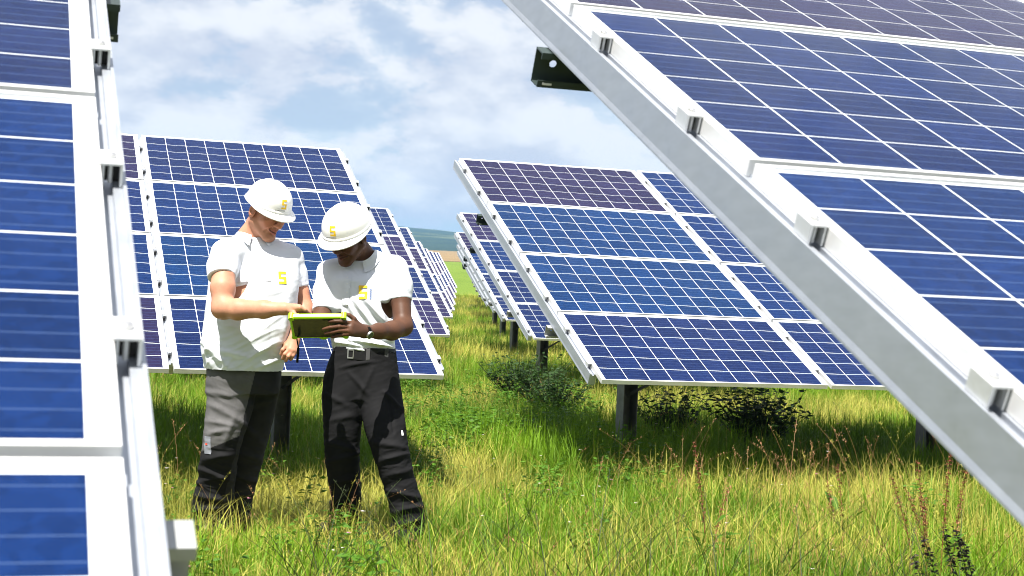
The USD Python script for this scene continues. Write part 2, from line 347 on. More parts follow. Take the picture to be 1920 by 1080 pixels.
# ------------------------------------------------------------------ ground, fields, hill, haze
def grid_sheet(xs, ys, fz):
    X, Y = np.meshgrid(xs, ys, indexing='ij'); Z = fz(X, Y)
    v = np.stack([X, Y, Z], -1).reshape(-1, 3); a, b = X.shape
    i, j = np.meshgrid(np.arange(a - 1), np.arange(b - 1), indexing='ij'); k = i * b + j
    return v, np.stack([k, k + b, k + b + 1, k + 1], -1).reshape(-1, 4)
def bands(*r): return np.concatenate([np.arange(a, b, s) for a, b, s in r])
M['soil'] = mat('meadow_soil', {'g': ('geometry', {}), 'n': ('noise_texture', {'scale': 1.3, 'detail': 8.0, 'roughness': .65}), 'r': ('rgb_ramp', {'ramp': [(.3, (.050, .060, .014)), (.5, (.085, .10, .02)), (.7, (.14, .125, .04))]}), 'p': ('principled_bsdf', {'roughness': .95, 'specular_ior_level': .1})},
                [('g.position', 'n.vector'), ('n.fac', 'r.fac'), ('r.color', 'p.base_color')])
ys = bands((-30, 0, 3), (0, 60, .5), (60, 200, 4), (200, 1200, 40), (1200, 6001, 200)); xs = bands((-3000, -200, 200), (-200, -20, 15), (-20, 20, .5), (20, 200, 15), (200, 3001, 200))
tag(obj('ground', grid_sheet(xs, ys, gz), M['soil'], smooth=True), kind='structure')
def field_mat(name, a, b, s):
    return mat(name, {'g': ('geometry', {}), 'm': ('mapping', {'scale': (s, s * .25, 1.)}), 'n': ('noise_texture', {'scale': 1.0, 'detail': 8.0, 'roughness': .7}), 'r': ('rgb_ramp', {'ramp': [(.3, a), (.7, b)]}), 'p': ('principled_bsdf', {'roughness': .95, 'specular_ior_level': .05})},
               [('g.position', 'm.vector'), ('m.vector', 'n.vector'), ('n.fac', 'r.fac'), ('r.color', 'p.base_color')])
M['green_field'] = field_mat('green_field_crop', (.095, .15, .022), (.13, .19, .03), .2)
M['wheat'] = field_mat('ripe_wheat', (.17, .12, .060), (.23, .165, .085), .1)
tag(obj('green_field', grid_sheet(np.linspace(-120, 60, 40), np.linspace(85, 330, 40), lambda X, Y: gz(X, Y) + .05), M['green_field'], smooth=True), kind='structure')
tag(obj('wheat_field', grid_sheet(np.linspace(-500, 300, 40), np.linspace(331, 1000, 40), lambda X, Y: gz(X, Y) + .12 + np.maximum(0, Y - 420) * .003), M['wheat'], smooth=True), kind='structure')
# wooded hill
def hill_z(X, Y):
    r = 3000.0
    prof = np.clip((Y - 1500) / 1500, 0, 1); prof = prof * prof * (3 - 2 * prof); back = np.clip((6000 - Y) / 2000, 0, 1)
    ridge = 81 - (X + 180) * .035 + 10 * (meshkit.fbm(np.stack([X / 420, Y / 900, 0 * X], -1), 4, 3) - .5) * 2
    rough = 5.0 * (meshkit.fbm(np.stack([X / 28, Y / 28, 0 * X], -1), 3, 8) - .5)
    return gz(X, Y) - 1.5 + prof * back * (ridge - 40 + rough)
M['forest'] = mat('hill_forest', {'g': ('geometry', {}), 'n': ('noise_texture', {'scale': .012, 'detail': 8.0, 'roughness': .6}), 'n2': ('noise_texture', {'scale': .004, 'detail': 3.0}), 'r': ('rgb_ramp', {'ramp': [(.3, (.010, .020, .010)), (.6, (.022, .038, .014))]}),
      'r2': ('rgb_ramp', {'ramp': [(.55, (0., 0., 0.)), (.6, (1., 1., 1.))]}), 'mx': ('mix_color', {'b': (.07, .085, .035)}), 'p': ('principled_bsdf', {'roughness': 1.0, 'specular_ior_level': .05})},
      [('g.position', 'n.vector'), ('g.position', 'n2.vector'), ('n.fac', 'r.fac'), ('n2.fac', 'r2.fac'), ('r2.color', 'mx.fac'), ('r.color', 'mx.a'), ('mx.result', 'p.base_color')])
tag(obj('hill', grid_sheet(np.linspace(-1600, 1400, 160), np.linspace(1500, 5200, 90), hill_z), M['forest'], smooth=True), kind='structure')
if HAZE:
    mh = mat('haze_air', {'v': ('principled_volume', {'color': (.34, .64, 1.0), 'density': HAZE, 'anisotropy': .2})}, surface=None, volume='v.volume')
    bx = trimesh.creation.box([6200, 6200, 190]); bx.apply_translation([0, 2950, 190 / 2 - 3.0])
    tag(obj('haze', bx, mh), kind='stuff')
# ------------------------------------------------------------------ vegetation
rng = np.random.default_rng(7)
def leaf_mat(name, ramp, trans=.45, rough=.55):
    return mat(name, {'g': ('geometry', {}), 'oi': ('object_info', {}), 'a': ('math', {'math_type': 'add'}), 'f': ('math', {'math_type': 'fraction'}), 'n': ('noise_texture', {'scale': .55, 'detail': 3.0}), 'gm': ('math', {'math_type': 'multiply_add', 'value2': .42}),
        'h': ('math', {'math_type': 'multiply', 'value2': .80}), 'r': ('rgb_ramp', {'ramp': ramp}), 'd': ('principled_bsdf', {'roughness': rough, 'specular_ior_level': .25}), 't': ('translucent_bsdf', {}), 'm': ('mix_closure', {'fac': trans * .7})},
        [('g.random_per_island', 'h.value1'), ('g.position', 'n.vector'), ('n.fac', 'gm.value1'), ('h.value', 'gm.value3'), ('gm.value', 'r.fac'),
         ('r.color', 'd.base_color'), ('r.color', 't.color'), ('d.BSDF', 'm.closure1'), ('t.BSDF', 'm.closure2')], surface='m.closure')
M['grass'] = leaf_mat('meadow_grass', [(.12, (.050, .115, .005)), (.28, (.18, .33, .012)), (.44, (.40, .52, .022)), (.62, (.60, .61, .06)), (.85, (.82, .70, .30))])
M['straw'] = leaf_mat('dry_grass', [(.12, (.24, .25, .04)), (.30, (.54, .50, .10)), (.5, (.78, .66, .28)), (.7, (.85, .72, .46)), (.9, (.74, .50, .34))], .35)
M['tan'] = leaf_mat('tan_seed', [(.2, (.40, .22, .10)), (.5, (.56, .36, .19)), (.85, (.68, .52, .32))], .3)
M['weed'] = leaf_mat('leafy_weed', [(.2, (.07, .17, .010)), (.5, (.15, .28, .018)), (.85, (.28, .38, .04))])
M['bush'] = leaf_mat('bush_leaf', [(.2, (.025, .06, .012)), (.5, (.045, .095, .018)), (.85, (.08, .14, .03))])
M['rust'] = leaf_mat('rust_seed', [(.2, (.20, .065, .032)), (.5, (.34, .14, .07)), (.85, (.46, .25, .14))], .2)
M['dark_stem'] = leaf_mat('dark_stem', [(.2, (.03, .045, .015)), (.5, (.06, .075, .025)), (.85, (.12, .11, .05))], .15)
M['purple_head'] = leaf_mat('purple_seed_head', [(.2, (.035, .022, .030)), (.5, (.06, .04, .045)), (.85, (.10, .07, .06))], .15)

def blades(r, n, rad, h0, h1, w, lean=.5, seg=4):
    """n bent, tapering blades rooted in a disc."""
    ang = r.uniform(0, 2 * np.pi, n); rr = rad * np.sqrt(r.uniform(0, 1, n)); base = np.stack([rr * np.cos(ang), rr * np.sin(ang), np.full(n, -.02)], 1)
    h = r.uniform(h0, h1, n); az = r.uniform(0, 2 * np.pi, n); ln = np.abs(r.normal(0, lean, n)).clip(0, 1.1)
    d = np.stack([np.cos(az), np.sin(az), 0 * az], 1); s = np.stack([-np.sin(az + r.normal(0, .6, n)), np.cos(az), 0 * az], 1)
    t = np.linspace(0, 1, seg + 1)
    c = base[:, None] + d[:, None] * (ln * h)[:, None, None] * (t ** 1.9)[None, :, None] + np.array([0, 0, 1.0]) * (h[:, None] * (t - .28 * ln[:, None].clip(0, 1) * t ** 3))[..., None]
    ww = w * r.uniform(.6, 1.3, n)[:, None] * (1 - t ** 2.2 * .92)[None]
    v = np.stack([c - s[:, None] * ww[..., None] / 2, c + s[:, None] * ww[..., None] / 2], 2).reshape(n, -1, 3)
    k = 2 * (seg + 1)
    f = np.array([[2 * i, 2 * i + 1, 2 * i + 3, 2 * i + 2] for i in range(seg)])
    return v.reshape(-1, 3), (f[None] + k * np.arange(n)[:, None, None]).reshape(-1, 4)

def leaves(r, pts, dirs, L, W):
    """Pointed, slightly folded leaves at pts along dirs."""
    n = len(pts); d = dirs / np.linalg.norm(dirs, axis=1, keepdims=True)
    s = np.cross(d, r.normal(0, .35, (n, 3)) + [0, 0, 1.0]); s /= np.linalg.norm(s, axis=1, keepdims=True) + 1e-9; u = np.cross(s, d)
    L = L * r.uniform(.65, 1.25, n)[:, None]; W = W * r.uniform(.7, 1.25, n)[:, None]
    a = pts; m = pts + d * L * .45 - u * W * .12; e = pts + d * L - np.array([0, 0, .2]) * L
    v = np.stack([a, m - s * W / 2 + u * W * .12, e, m + s * W / 2 + u * W * .12, m], 1).reshape(-1, 3)
    f = np.array([[0, 1, 4], [1, 2, 4], [2, 3, 4], [3, 0, 4]])
    return v, (f[None] + 5 * np.arange(n)[:, None, None]).reshape(-1, 3)

def stalk(r, h, w, lean, head, hw, az=None, kind='panicle'):
    """A flowering grass stalk: thin stem and a loose seed head."""
    mb = MB(); az = r.uniform(0, 6.28) if az is None else az; d = np.array([math.cos(az), math.sin(az), 0])
    t = np.linspace(0, 1, 7); c = d * lean * h * (t ** 2)[:, None] + np.array([0, 0, 1.0]) * (h * (t - .12 * lean * t ** 3))[:, None]
    for s in (np.array([-d[1], d[0], 0]), d):
        ww = w * (1 - .5 * t)[:, None]
        v = np.stack([c - s * ww / 2, c + s * ww / 2], 1).reshape(-1, 3)
        mb.add(v, [[2 * i, 2 * i + 1, 2 * i + 3, 2 * i + 2] for i in range(6)])
    n = int(head / .0065)
    q = r.uniform(1 - head / h, 1, n); p = np.stack([np.interp(q, t, c[:, k]) for k in range(3)], 1)
    a = r.uniform(0, 6.28, n); spread = hw * (1.15 - (q - (1 - head / h)) / (head / h))
    dd = np.stack([np.cos(a), np.sin(a), r.uniform(.8, 2.0, n)], 1)
    mb.add(*leaves(r, p + dd * spread[:, None] * .35, dd, .012, .0042))
    return mb.get()

lib = UsdGeom.Scope.Define(stage, '/World/Looks')   # (the prototypes live under their own instancers)
def instancer(name, protos, pos, idx, rotz, scale, label, cat, tilt=.0):
    path = numbered('/World/' + name); pi = UsdGeom.PointInstancer.Define(stage, path)
    rel = pi.CreatePrototypesRel()
    for k, (pm, m) in enumerate(protos):
        pr = usdkit.mesh(stage, f'{path}/tuft' + (f'_{k:03d}' if k else ''), pm, m); rel.AddTarget(pr.GetPath())
    n = len(pos)
    pi.CreateProtoIndicesAttr(Vt.IntArray.FromNumpy(np.asarray(idx, np.int32)))
    pi.CreatePositionsAttr(Vt.Vec3fArray.FromNumpy(np.asarray(pos, np.float32)))
    q = [Gf.Quath(float(math.cos(a / 2)), 0.0, 0.0, float(math.sin(a / 2))) for a in rotz]
    pi.CreateOrientationsAttr(Vt.QuathArray(q))
    s = np.repeat(np.asarray(scale, float)[:, None], 3, 1) if np.ndim(scale) == 1 else scale
    pi.CreateScalesAttr(Vt.Vec3fArray.FromNumpy(np.asarray(s, np.float32)))
    tag(pi.GetPrim(), label, cat, kind='stuff')

def scatter(r, y0, y1, dens, xlo=-1e9, xhi=1e9, margin=1.3):
    """Points over the wedge of ground in view (with a margin to each side)."""
    w = .345 * y1 + margin; n = int(dens * 2 * w * (y1 - y0))
    y = r.uniform(y0, y1, n); x = r.uniform(-w, w, n)
    ok = (np.abs(x) < .345 * y + margin) & (x > xlo) & (x < xhi)
    return np.stack([x[ok], y[ok], gz(x[ok], y[ok])], 1)

def lush(p): return meshkit.fbm(np.stack([p[:, 0] * .55, p[:, 1] * .55, 0 * p[:, 0]], -1), 3, 21)
def height_at(p):
    """Taller growth to the right and beside the arrays, trodden lower in the aisle where the men stand."""
    n = lush(p); base = .75 + .9 * n
    aisle = np.exp(-((p[:, 0] + 1.0 + .06 * (p[:, 1] - 8)) / 1.1) ** 2)
    return base * (1 - .33 * aisle)

green = [(blades(rng, 34, .13, .06, .22, .0042, .7), M['grass']) for _ in range(4)]
straw = [(blades(rng, 26, .13, .06, .25, .0030, .85), M['straw']) for _ in range(3)]
P = np.vstack([scatter(rng, 4.3, 10, 78), scatter(rng, 10, 17, 50), scatter(rng, 17, 26, 26, -9, 9)])
straw_p = np.clip((meshkit.fbm(np.stack([P[:, 0] * .9, P[:, 1] * .9, 0 * P[:, 0]], -1), 3, 4) - .36) * 2.4, .06, .75)
def sheltered(p):
    """Whether the ground point lies under one of the near arrays, where less straw keeps it green and puts deeper shade into its colour."""
    out = np.zeros(len(p), bool)
    for (x, y), sd in [(Ltop[0], -1), (Ltop[1], -1), (Ltop[2], -1), (Rtop[0], 1), (Rtop[1], 1), (Rtop[2], 1)]:
        r = p[:, :2] - [x, y]; u = r @ U[:2] * sd; t = r @ Hd[:2]; out |= (u > -.2) & (u < 7) & (t > -1.0) & (t < 3.2)
    return out
sh_ = sheltered(P)
is_s = rng.uniform(0, 1, len(P)) < np.where(sh_, .04, straw_p * 1.2 + .10)  # less straw under arrays: greener growth, and shade deepened by colour
hh = height_at(P) * rng.uniform(.55, 1.45, len(P))
idx = np.where(is_s, 4 + rng.integers(0, 3, len(P)), rng.integers(0, 4, len(P)))
hh = hh * np.where(sh_, 1.35, 1.0)
sc = np.stack([.9 + .3 * hh, .9 + .3 * hh, hh], 1)
instancer('meadow_grass', green + straw, P, idx, rng.uniform(0, 6.28, len(P)), sc, 'long green and straw coloured grass covering the whole meadow', 'grass')
# farther grass: coarser tufts
fg = [(blades(rng, 26, .24, .12, .34, .011, .5, 3), M['grass']) for _ in range(3)] + [(blades(rng, 20, .24, .12, .40, .009, .5, 3), M['straw']) for _ in range(3)]
P = np.vstack([scatter(rng, 26, 45, 13, -9, 9), scatter(rng, 45, 84, 6, -10, 6)])
is_s = rng.uniform(0, 1, len(P)) < np.clip((meshkit.fbm(np.stack([P[:, 0] * .5, P[:, 1] * .35, 0 * P[:, 0]], -1), 3, 4) - .30) * 2.6, .15, .85)
idx = np.where(is_s, 3 + rng.integers(0, 3, len(P)), rng.integers(0, 3, len(P)))
instancer('far_grass', fg, P, idx, rng.uniform(0, 6.28, len(P)), rng.uniform(.7, 1.2, len(P)), 'olive and straw grass in the aisle running away between the arrays', 'grass')
# flowering stalks
stalks = [(stalk(rng, rng.uniform(.28, .52), .0019, rng.uniform(.1, .95), rng.uniform(.05, .12), .014), M['straw'] if _ % 2 else M['tan']) for _ in range(14)]
P = np.vstack([scatter(rng, 4.6, 10, 50), scatter(rng, 10, 16, 26)])
P = P[rng.uniform(0, 1, len(P)) < .25 + 1.5 * (lush(P + 3.7) - .3)]
P = P[~sheltered(P) | (rng.uniform(0, 1, len(P)) < .15)]
instancer('flowering_grass', stalks, P, rng.integers(0, 14, len(P)), rng.uniform(0, 6.28, len(P)), height_at(P) * rng.uniform(.6, .95, len(P)), 'pale flowering grass stalks rising above the meadow', 'grass')

# leafy weeds in the aisle
def weed(r, n, h, L, W):
    mb = MB(); k = n // 9
    for _ in range(k):
        az = r.uniform(0, 6.28); b = np.array([r.normal(0, .07), r.normal(0, .07), -.02]); d = np.array([math.cos(az) * .35, math.sin(az) * .35, 1.0]); hh = h * r.uniform(.6, 1.1)
        mb.add(*cyl(b, b + d * hh, .0022, 4, .001))
        q = r.uniform(.2, 1, 9); a = r.uniform(0, 6.28, 9)
        mb.add(*leaves(r, b + d * hh * q[:, None], np.stack([np.cos(a), np.sin(a), r.uniform(-.1, .6, 9)], 1), L, W))
    return mb.get()
weeds = [(weed(rng, 72, .34, .055, .028), M['weed']) for _ in range(4)]
ax = lambda y: -.55 - .01 * (y - 8)
P = scatter(rng, 9.6, 19, 11, -9, 9)
P = P[(np.abs(P[:, 0] - .15 + .045 * (P[:, 1] - 10)) < .95) & (lush(P * 1.7 + 9) > .40)]
P2 = scatter(rng, 4.6, 10, 1.6)
P = np.vstack([P, P2])
instancer('leafy_weeds', weeds, P, rng.integers(0, 4, len(P)), rng.uniform(0, 6.28, len(P)), rng.uniform(.55, 1.15, len(P)), 'bright green broad leaved weeds in the aisle between the arrays', 'weeds')

def on_ground(px, d, z=None):
    w = at(px, 540, d); return np.array([w[0], d, float(gz(w[0], d))])

# bushes in the shade of the arrays
def bush(px, d, h, w, n, label, leaf=(.06, .034)):
    r = np.random.default_rng(int(px)); t = thing('bush', label, 'bush', 'bushes under the arrays', on_ground(px, d))
    st = MB(); lf = MB()
    for _ in range(n // 14):
        az = r.uniform(0, 6.28); tip = np.array([math.cos(az) * w * r.uniform(.1, 1), math.sin(az) * w * r.uniform(.1, 1), h * r.uniform(.55, 1.05)])
        st.add(*cyl([r.normal(0, .04), r.normal(0, .04), -.03], tip, .005, 5, .0015))
        q = r.uniform(.15, 1, 14)[:, None]; a = r.uniform(0, 6.28, 14)
        lf.add(*leaves(r, tip * q, np.stack([np.cos(a), np.sin(a), r.uniform(-.3, .6, 14)], 1), *leaf))
    obj('stems', st.get(), M['dark_stem'], t); obj('foliage', lf.get(), M['bush'], t)
bush(985, 17.0, .60, .62, 1600, 'dark leafy bush at the foot of the array behind the violet topped one')
bush(1045, 15.2, .50, .50, 1100, 'low dark bush left of the post of the violet topped array')
bush(1265, 13.3, .50, .42, 1100, 'small leafy bush just right of the post under the violet topped array')
bush(1430, 13.2, .58, .55, 1500, 'larger leafy bush in the middle under the violet topped array', (.075, .045))

# docks gone to rust coloured seed, and dark spiky plants in the front
def dock(px, d, stems, label, hm, headm, name='dock_plant', cat='plant', grp=None, leafy=10, size=(.014, .009)):
    r = np.random.default_rng(int(px * 3 + 1)); o = on_ground(px, d); t = thing(name, label, cat, grp, o)
    for dx, dy, h, ln, az in stems:
        b = np.array([dx, dy, -.02]); q = np.linspace(0, 1, 6); dd = np.array([math.cos(az), math.sin(az), 0])
        c = b + dd * (ln * h * q ** 1.6)[:, None] + np.array([0, 0, 1.0]) * (h * q)[:, None]
        sm = MB()
        for i in range(5): sm.add(*cyl(c[i], c[i + 1], .0030 * (1 - .12 * i), 5, .0030 * (1 - .12 * (i + 1))))
        sp = obj('stem', sm.get(), hm, t)
        hd = MB(); k = int(h * 330); qq = r.uniform(.36, 1.0, k); w = np.round(qq * h / .022) * .022 / h; qq = np.clip(.45 * qq + .55 * w, 0, 1)
        p = np.stack([np.interp(qq, q, c[:, j]) for j in range(3)], 1); a = r.uniform(0, 6.28, k)
        dv = np.stack([np.cos(a), np.sin(a), r.uniform(-.5, .7, k)], 1)
        hd.add(*leaves(r, p + dv * .003, dv, *size))
        obj('seed_head', hd.get(), headm, sp)
    if leafy:
        a = r.uniform(0, 6.28, leafy); lf = MB()
        lf.add(*leaves(r, np.stack([.03 * np.cos(a), .03 * np.sin(a), r.uniform(.0, .18, leafy)], 1), np.stack([np.cos(a), np.sin(a), r.uniform(.3, 1.4, leafy)], 1), .16, .045))
        obj('leaves', lf.get(), M['weed'], t)
dock(1775, 7.35, [(-.10, 0, .52, .25, 2.9), (-.03, .04, .60, .12, 3.3), (.02, -.03, .74, .05, .4), (.09, .02, .56, .1, .3), (.00, .08, .46, .3, 3.0), (-.05, -.05, .42, .1, 2.0)], 'tall cluster of rust red dock stalks below the slanting edge rail', M['rust'], M['rust'])
dock(1345, 7.6, [(0, 0, .62, .14, 2.9), (.03, .02, .40, .2, .2)], 'single slender reddish dock stalk right of the bottom centre', M['rust'], M['rust'], leafy=4)
dock(1600, 8.3, [(0, 0, .46, .1, 2.6), (-.04, .02, .36, .2, 2.2)], 'short brown dock stalk in front of the shaded grass under the array', M['rust'], M['rust'], leafy=4)
dock(1862, 5.6, [(-.09, 0, .50, .25, 2.8), (-.04, .02, .53, .18, 3.0), (.01, 0, .54, .2, 2.9), (.05, .05, .50, .22, 3.1), (.10, .02, .42, .3, .2), (.06, -.03, .36, .4, 3.0), (-.12, .04, .42, .3, 2.6)], 'dark plant with blackish seed spikes in the bottom right corner', M['dark_stem'], M['purple_head'], 'spiked_plant', leafy=26, size=(.020, .011))
# dark, out of focus stems along the bottom edge
r4 = np.random.default_rng(44)
ds = [(stalk(r4, r4.uniform(.46, .66), .0042, r4.uniform(.3, 1.0), .05, .006), M['dark_stem']) for _ in range(6)]
P = np.array([on_ground(px, d) for px, d in zip(r4.uniform(560, 1930, 200), r4.uniform(4.9, 6.9, 200))])
instancer('dark_stems', ds, P, r4.integers(0, 6, len(P)), r4.uniform(0, 6.28, len(P)), r4.uniform(.7, 1.05, len(P)), 'thin dark bent stems standing along the bottom edge of the meadow', 'grass')
# small pale and pink meadow flowers
def flower(r, cm):
    mb = MB(); mb.add(*cyl([0, 0, 0], [.01, 0, .26], .0012, 4)); a = np.linspace(0, 6.28, 9)[:-1]
    return mb.get(), leaves(r, np.tile([.01, 0, .262], (8, 1)), np.stack([np.cos(a), np.sin(a), 0 * a + .5], 1), .010, .007)
M['pink'] = leaf_mat('clover_pink', [(.2, (.45, .18, .28)), (.85, (.6, .35, .42))], .2)
M['white_petal'] = leaf_mat('white_petal', [(.2, (.6, .55, .5)), (.85, (.75, .72, .68))], .2)
st, h1 = flower(rng, None)
P = np.vstack([scatter(rng, 5.2, 10, 2.2), scatter(rng, 10, 14, .8)])
instancer('meadow_flowers', [(h1, M['white_petal']), (h1, M['pink'])], P, (rng.uniform(0, 1, len(P)) < .3).astype(int), rng.uniform(0, 6.28, len(P)), rng.uniform(.8, 1.3, len(P)), 'tiny white and pink meadow flowers dotted through the grass', 'flowers')
# ------------------------------------------------------------------ people: signed distance modelling
from scipy.interpolate import PchipInterpolator
class Vol:
    """A grid of signed distances; shapes are blended in one after the other and the zero surface is drawn off."""
    def __init__(s, lo, hi, h):
        s.lo = np.asarray(lo, float); s.h = h; s.n = np.ceil((np.asarray(hi) - lo) / h).astype(int) + 1
        s.F = np.full(s.n, .2, np.float32)
    def part(s, lo, hi):
        a = np.clip(np.floor((np.asarray(lo) - s.lo) / s.h).astype(int), 0, s.n); b = np.clip(np.ceil((np.asarray(hi) - s.lo) / s.h).astype(int) + 1, 0, s.n)
        ax = [(s.lo[k] + s.h * np.arange(a[k], b[k])).astype(np.float32) for k in range(3)]
        return tuple(slice(a[k], b[k]) for k in range(3)), ax[0][:, None, None], ax[1][None, :, None], ax[2][None, None, :]
    def put(s, prim, k=.01, sub=False):
        f, lo, hi = prim; m = max(k, .02)
        sl, X, Y, Z = s.part(np.asarray(lo) - m, np.asarray(hi) + m)
        if 0 in s.F[sl].shape: return
        d = f(X, Y, Z); A = s.F[sl]
        if sub:
            d = -d; h = np.maximum(k - np.abs(A - d), 0) / k; s.F[sl] = np.maximum(A, d) + h * h * k * .25
        else:
            h = np.maximum(k - np.abs(A - d), 0) / k; s.F[sl] = np.minimum(A, d) - h * h * k * .25
        return s
    def keep(s, f):
        sl, X, Y, Z = s.part(s.lo, s.lo + s.h * s.n); s.F = np.maximum(s.F, f(X, Y, Z)).astype(np.float32)
    def mesh(s):
        F = s.F; S = F < 0; A = np.zeros(s.n - 1, bool); c = S[:-1, :-1, :-1]
        cs = [(i, j, k) for i in (0, 1) for j in (0, 1) for k in (0, 1)]
        e = lambda o: tuple(slice(o[q], s.n[q] - 1 + o[q]) for q in range(3))
        for o in cs[1:]: A |= S[e(o)] != c
        I = np.argwhere(A); flat = np.ravel_multi_index(I.T, A.shape)
        val = np.stack([F[tuple((I + o).T)] for o in cs], 1); co = np.array(cs, float)
        tot = np.zeros((len(I), 3)); cnt = np.zeros(len(I))
        for a in range(8):
            for b in range(a + 1, 8):
                if np.abs(co[a] - co[b]).sum() != 1: continue
                m = (val[:, a] < 0) != (val[:, b] < 0)
                t = np.where(m, val[:, a] / (val[:, a] - val[:, b] + 1e-12), 0)[:, None]
                tot += np.where(m[:, None], co[a] + t * (co[b] - co[a]), 0); cnt += m
        v = s.lo + s.h * (I + tot / np.maximum(cnt, 1)[:, None])
        quads = []
        for ax in range(3):
            o = [0, 0, 0]; o[ax] = 1
            g = [slice(1, s.n[q] - 1) for q in range(3)]; g[ax] = slice(0, s.n[ax] - 1); g2 = list(g); g2[ax] = slice(1, s.n[ax])
            a, b = S[tuple(g)], S[tuple(g2)]
            E = np.argwhere(a != b); off = np.ones(3, int); off[ax] = 0; E = E + off; E = E.astype(int)
            u, w = [(1, 2), (2, 0), (0, 1)][ax]; du = np.zeros(3, int); du[u] = 1; dw = np.zeros(3, int); dw[w] = 1
            q = [np.searchsorted(flat, np.ravel_multi_index((E - x).T, A.shape)) for x in (du + dw, dw, 0 * du, du)]
            Q = np.stack(q, 1); inside = S[tuple(E.T)]
            quads.append(np.where(inside[:, None], Q, Q[:, ::-1]))
        return v, np.vstack(quads)

def pcone(a, b, ra, rb):
    a, b = np.asarray(a, float), np.asarray(b, float); ba = b - a; L2 = ba @ ba; r = max(ra, rb)
    def f(X, Y, Z):
        x, y, z = X - a[0], Y - a[1], Z - a[2]
        t = np.clip((x * ba[0] + y * ba[1] + z * ba[2]) / L2, 0, 1)
        return np.sqrt((x - t * ba[0]) ** 2 + (y - t * ba[1]) ** 2 + (z - t * ba[2]) ** 2) - (ra + (rb - ra) * t)
    return f, np.minimum(a, b) - r, np.maximum(a, b) + r
def pell(c, R, rad):
    c = np.asarray(c, float); rad = np.asarray(rad, float); m = rad.max()
    def f(X, Y, Z):
        x, y, z = X - c[0], Y - c[1], Z - c[2]
        q = [(x * R[k][0] + y * R[k][1] + z * R[k][2]) for k in range(3)]
        k0 = np.sqrt(sum((q[k] / rad[k]) ** 2 for k in range(3))); k1 = np.sqrt(sum((q[k] / rad[k] ** 2) ** 2 for k in range(3))) + 1e-9
        return k0 * (k0 - 1) / k1
    return f, c - m, c + m
def pchain(pts, rads):
    return [pcone(pts[i], pts[i + 1], rads[i], rads[i + 1]) for i in range(len(pts) - 1)]
def ploft(rows, grow=0., p=2.3, dz=(0, 0)):
    """rows: (py, pxL, pxR, depth, half depth) seen from the camera: a body of elliptical sections, top row first."""
    rows = sorted(rows, key=lambda r: -r[0])
    C = np.array([at((r[1] + r[2]) / 2, r[0], r[3]) for r in rows]); a = np.array([(r[2] - r[1]) / 2 * r[3] / FPX for r in rows]); b = np.array([r[4] for r in rows])
    zs = C[:, 2]; cx, cy, fa, fb = (PchipInterpolator(zs, q) for q in (C[:, 0], C[:, 1], a, b)); z0, z1 = zs[0] - dz[0], zs[-1] + dz[1]
    def f(X, Y, Z):
        zc = np.clip(Z, zs[0], zs[-1]); A, B = fa(zc) + grow, fb(zc) + grow
        rho = ((np.abs(X - cx(zc)) / A) ** p + (np.abs(Y - cy(zc)) / B) ** p) ** (1 / p)
        return np.maximum(((rho - 1) * np.minimum(A, B)), np.maximum(z0 - Z, Z - z1)).astype(np.float32)
    lo = np.array([(C[:, 0] - a).min() - grow, (C[:, 1] - b).min() - grow, z0]); hi = np.array([(C[:, 0] + a).max() + grow, (C[:, 1] + b).max() + grow, z1])
    return f, lo, hi

def vnormals(v, q):
    f = np.vstack([q[:, [0, 1, 2]], q[:, [0, 2, 3]]]) if q.shape[1] == 4 else q
    n = np.zeros_like(v); fn = np.cross(v[f[:, 1]] - v[f[:, 0]], v[f[:, 2]] - v[f[:, 0]])
    for k in range(3): np.add.at(n, f[:, k], fn)
    return n / (np.linalg.norm(n, axis=1, keepdims=True) + 1e-12)
def pix(v):
    d = v - CAM; z = d @ cF
    return np.stack([960 + FPX * (d @ cR) / z, 540 - FPX * (d @ cU) / z], 1)
def folds(v, n, lines):
    """Cloth folds: each (x0, y0, x1, y1, width, height) is a ridge (or a crease) on the side that faces the camera."""
    P = pix(v); out = np.zeros(len(v)); face = np.clip(-(n @ cF) * 2.5 + .3, 0, 1)
    for x0, y0, x1, y1, w, h in lines:
        a = np.array([x0, y0]); b = np.array([x1 - x0, y1 - y0], float); t = np.clip(((P - a) @ b) / (b @ b), 0, 1)
        c = P - a - t[:, None] * b + np.array([0, 6.0])[None] * (t * (1 - t))[:, None]
        out += h * np.exp(-(np.sum(c * c, 1) / (w * w))) * np.sin(np.pi * np.clip(t * .9 + .05, 0, 1)) ** .5
    return out * face
def wrinkle(v, sx, sz, amp, seed, rot=0.0):
    c, s = math.cos(rot), math.sin(rot); q = np.stack([v[:, 0] * c + v[:, 2] * s, v[:, 1], -v[:, 0] * s + v[:, 2] * c], 1)
    w = meshkit.fbm(q * 3.1, 2, seed + 9) - .5
    nz = meshkit.fbm(np.stack([q[:, 0] * sx, q[:, 1] * sx, q[:, 2] * sz], 1) + w[:, None] * 2.2, 3, seed)
    return amp * (1 - np.abs(2 * nz - 1) * 2.2)
def relax(v, q, it=4):
    """Taubin smoothing with even weights."""
    import scipy.sparse as sp
    e = np.vstack([q[:, [k, (k + 1) % 4]] for k in range(4)]); e = np.vstack([e, e[:, ::-1]])
    A = sp.csr_matrix((np.ones(len(e)), (e[:, 0], e[:, 1])), (len(v), len(v))); A.data[:] = 1; deg = np.maximum(np.asarray(A.sum(1)).ravel(), 1)[:, None]
    for _ in range(it):
        v = v + .5 * (A @ v / deg - v); v = v - .52 * (A @ v / deg - v)
    return v

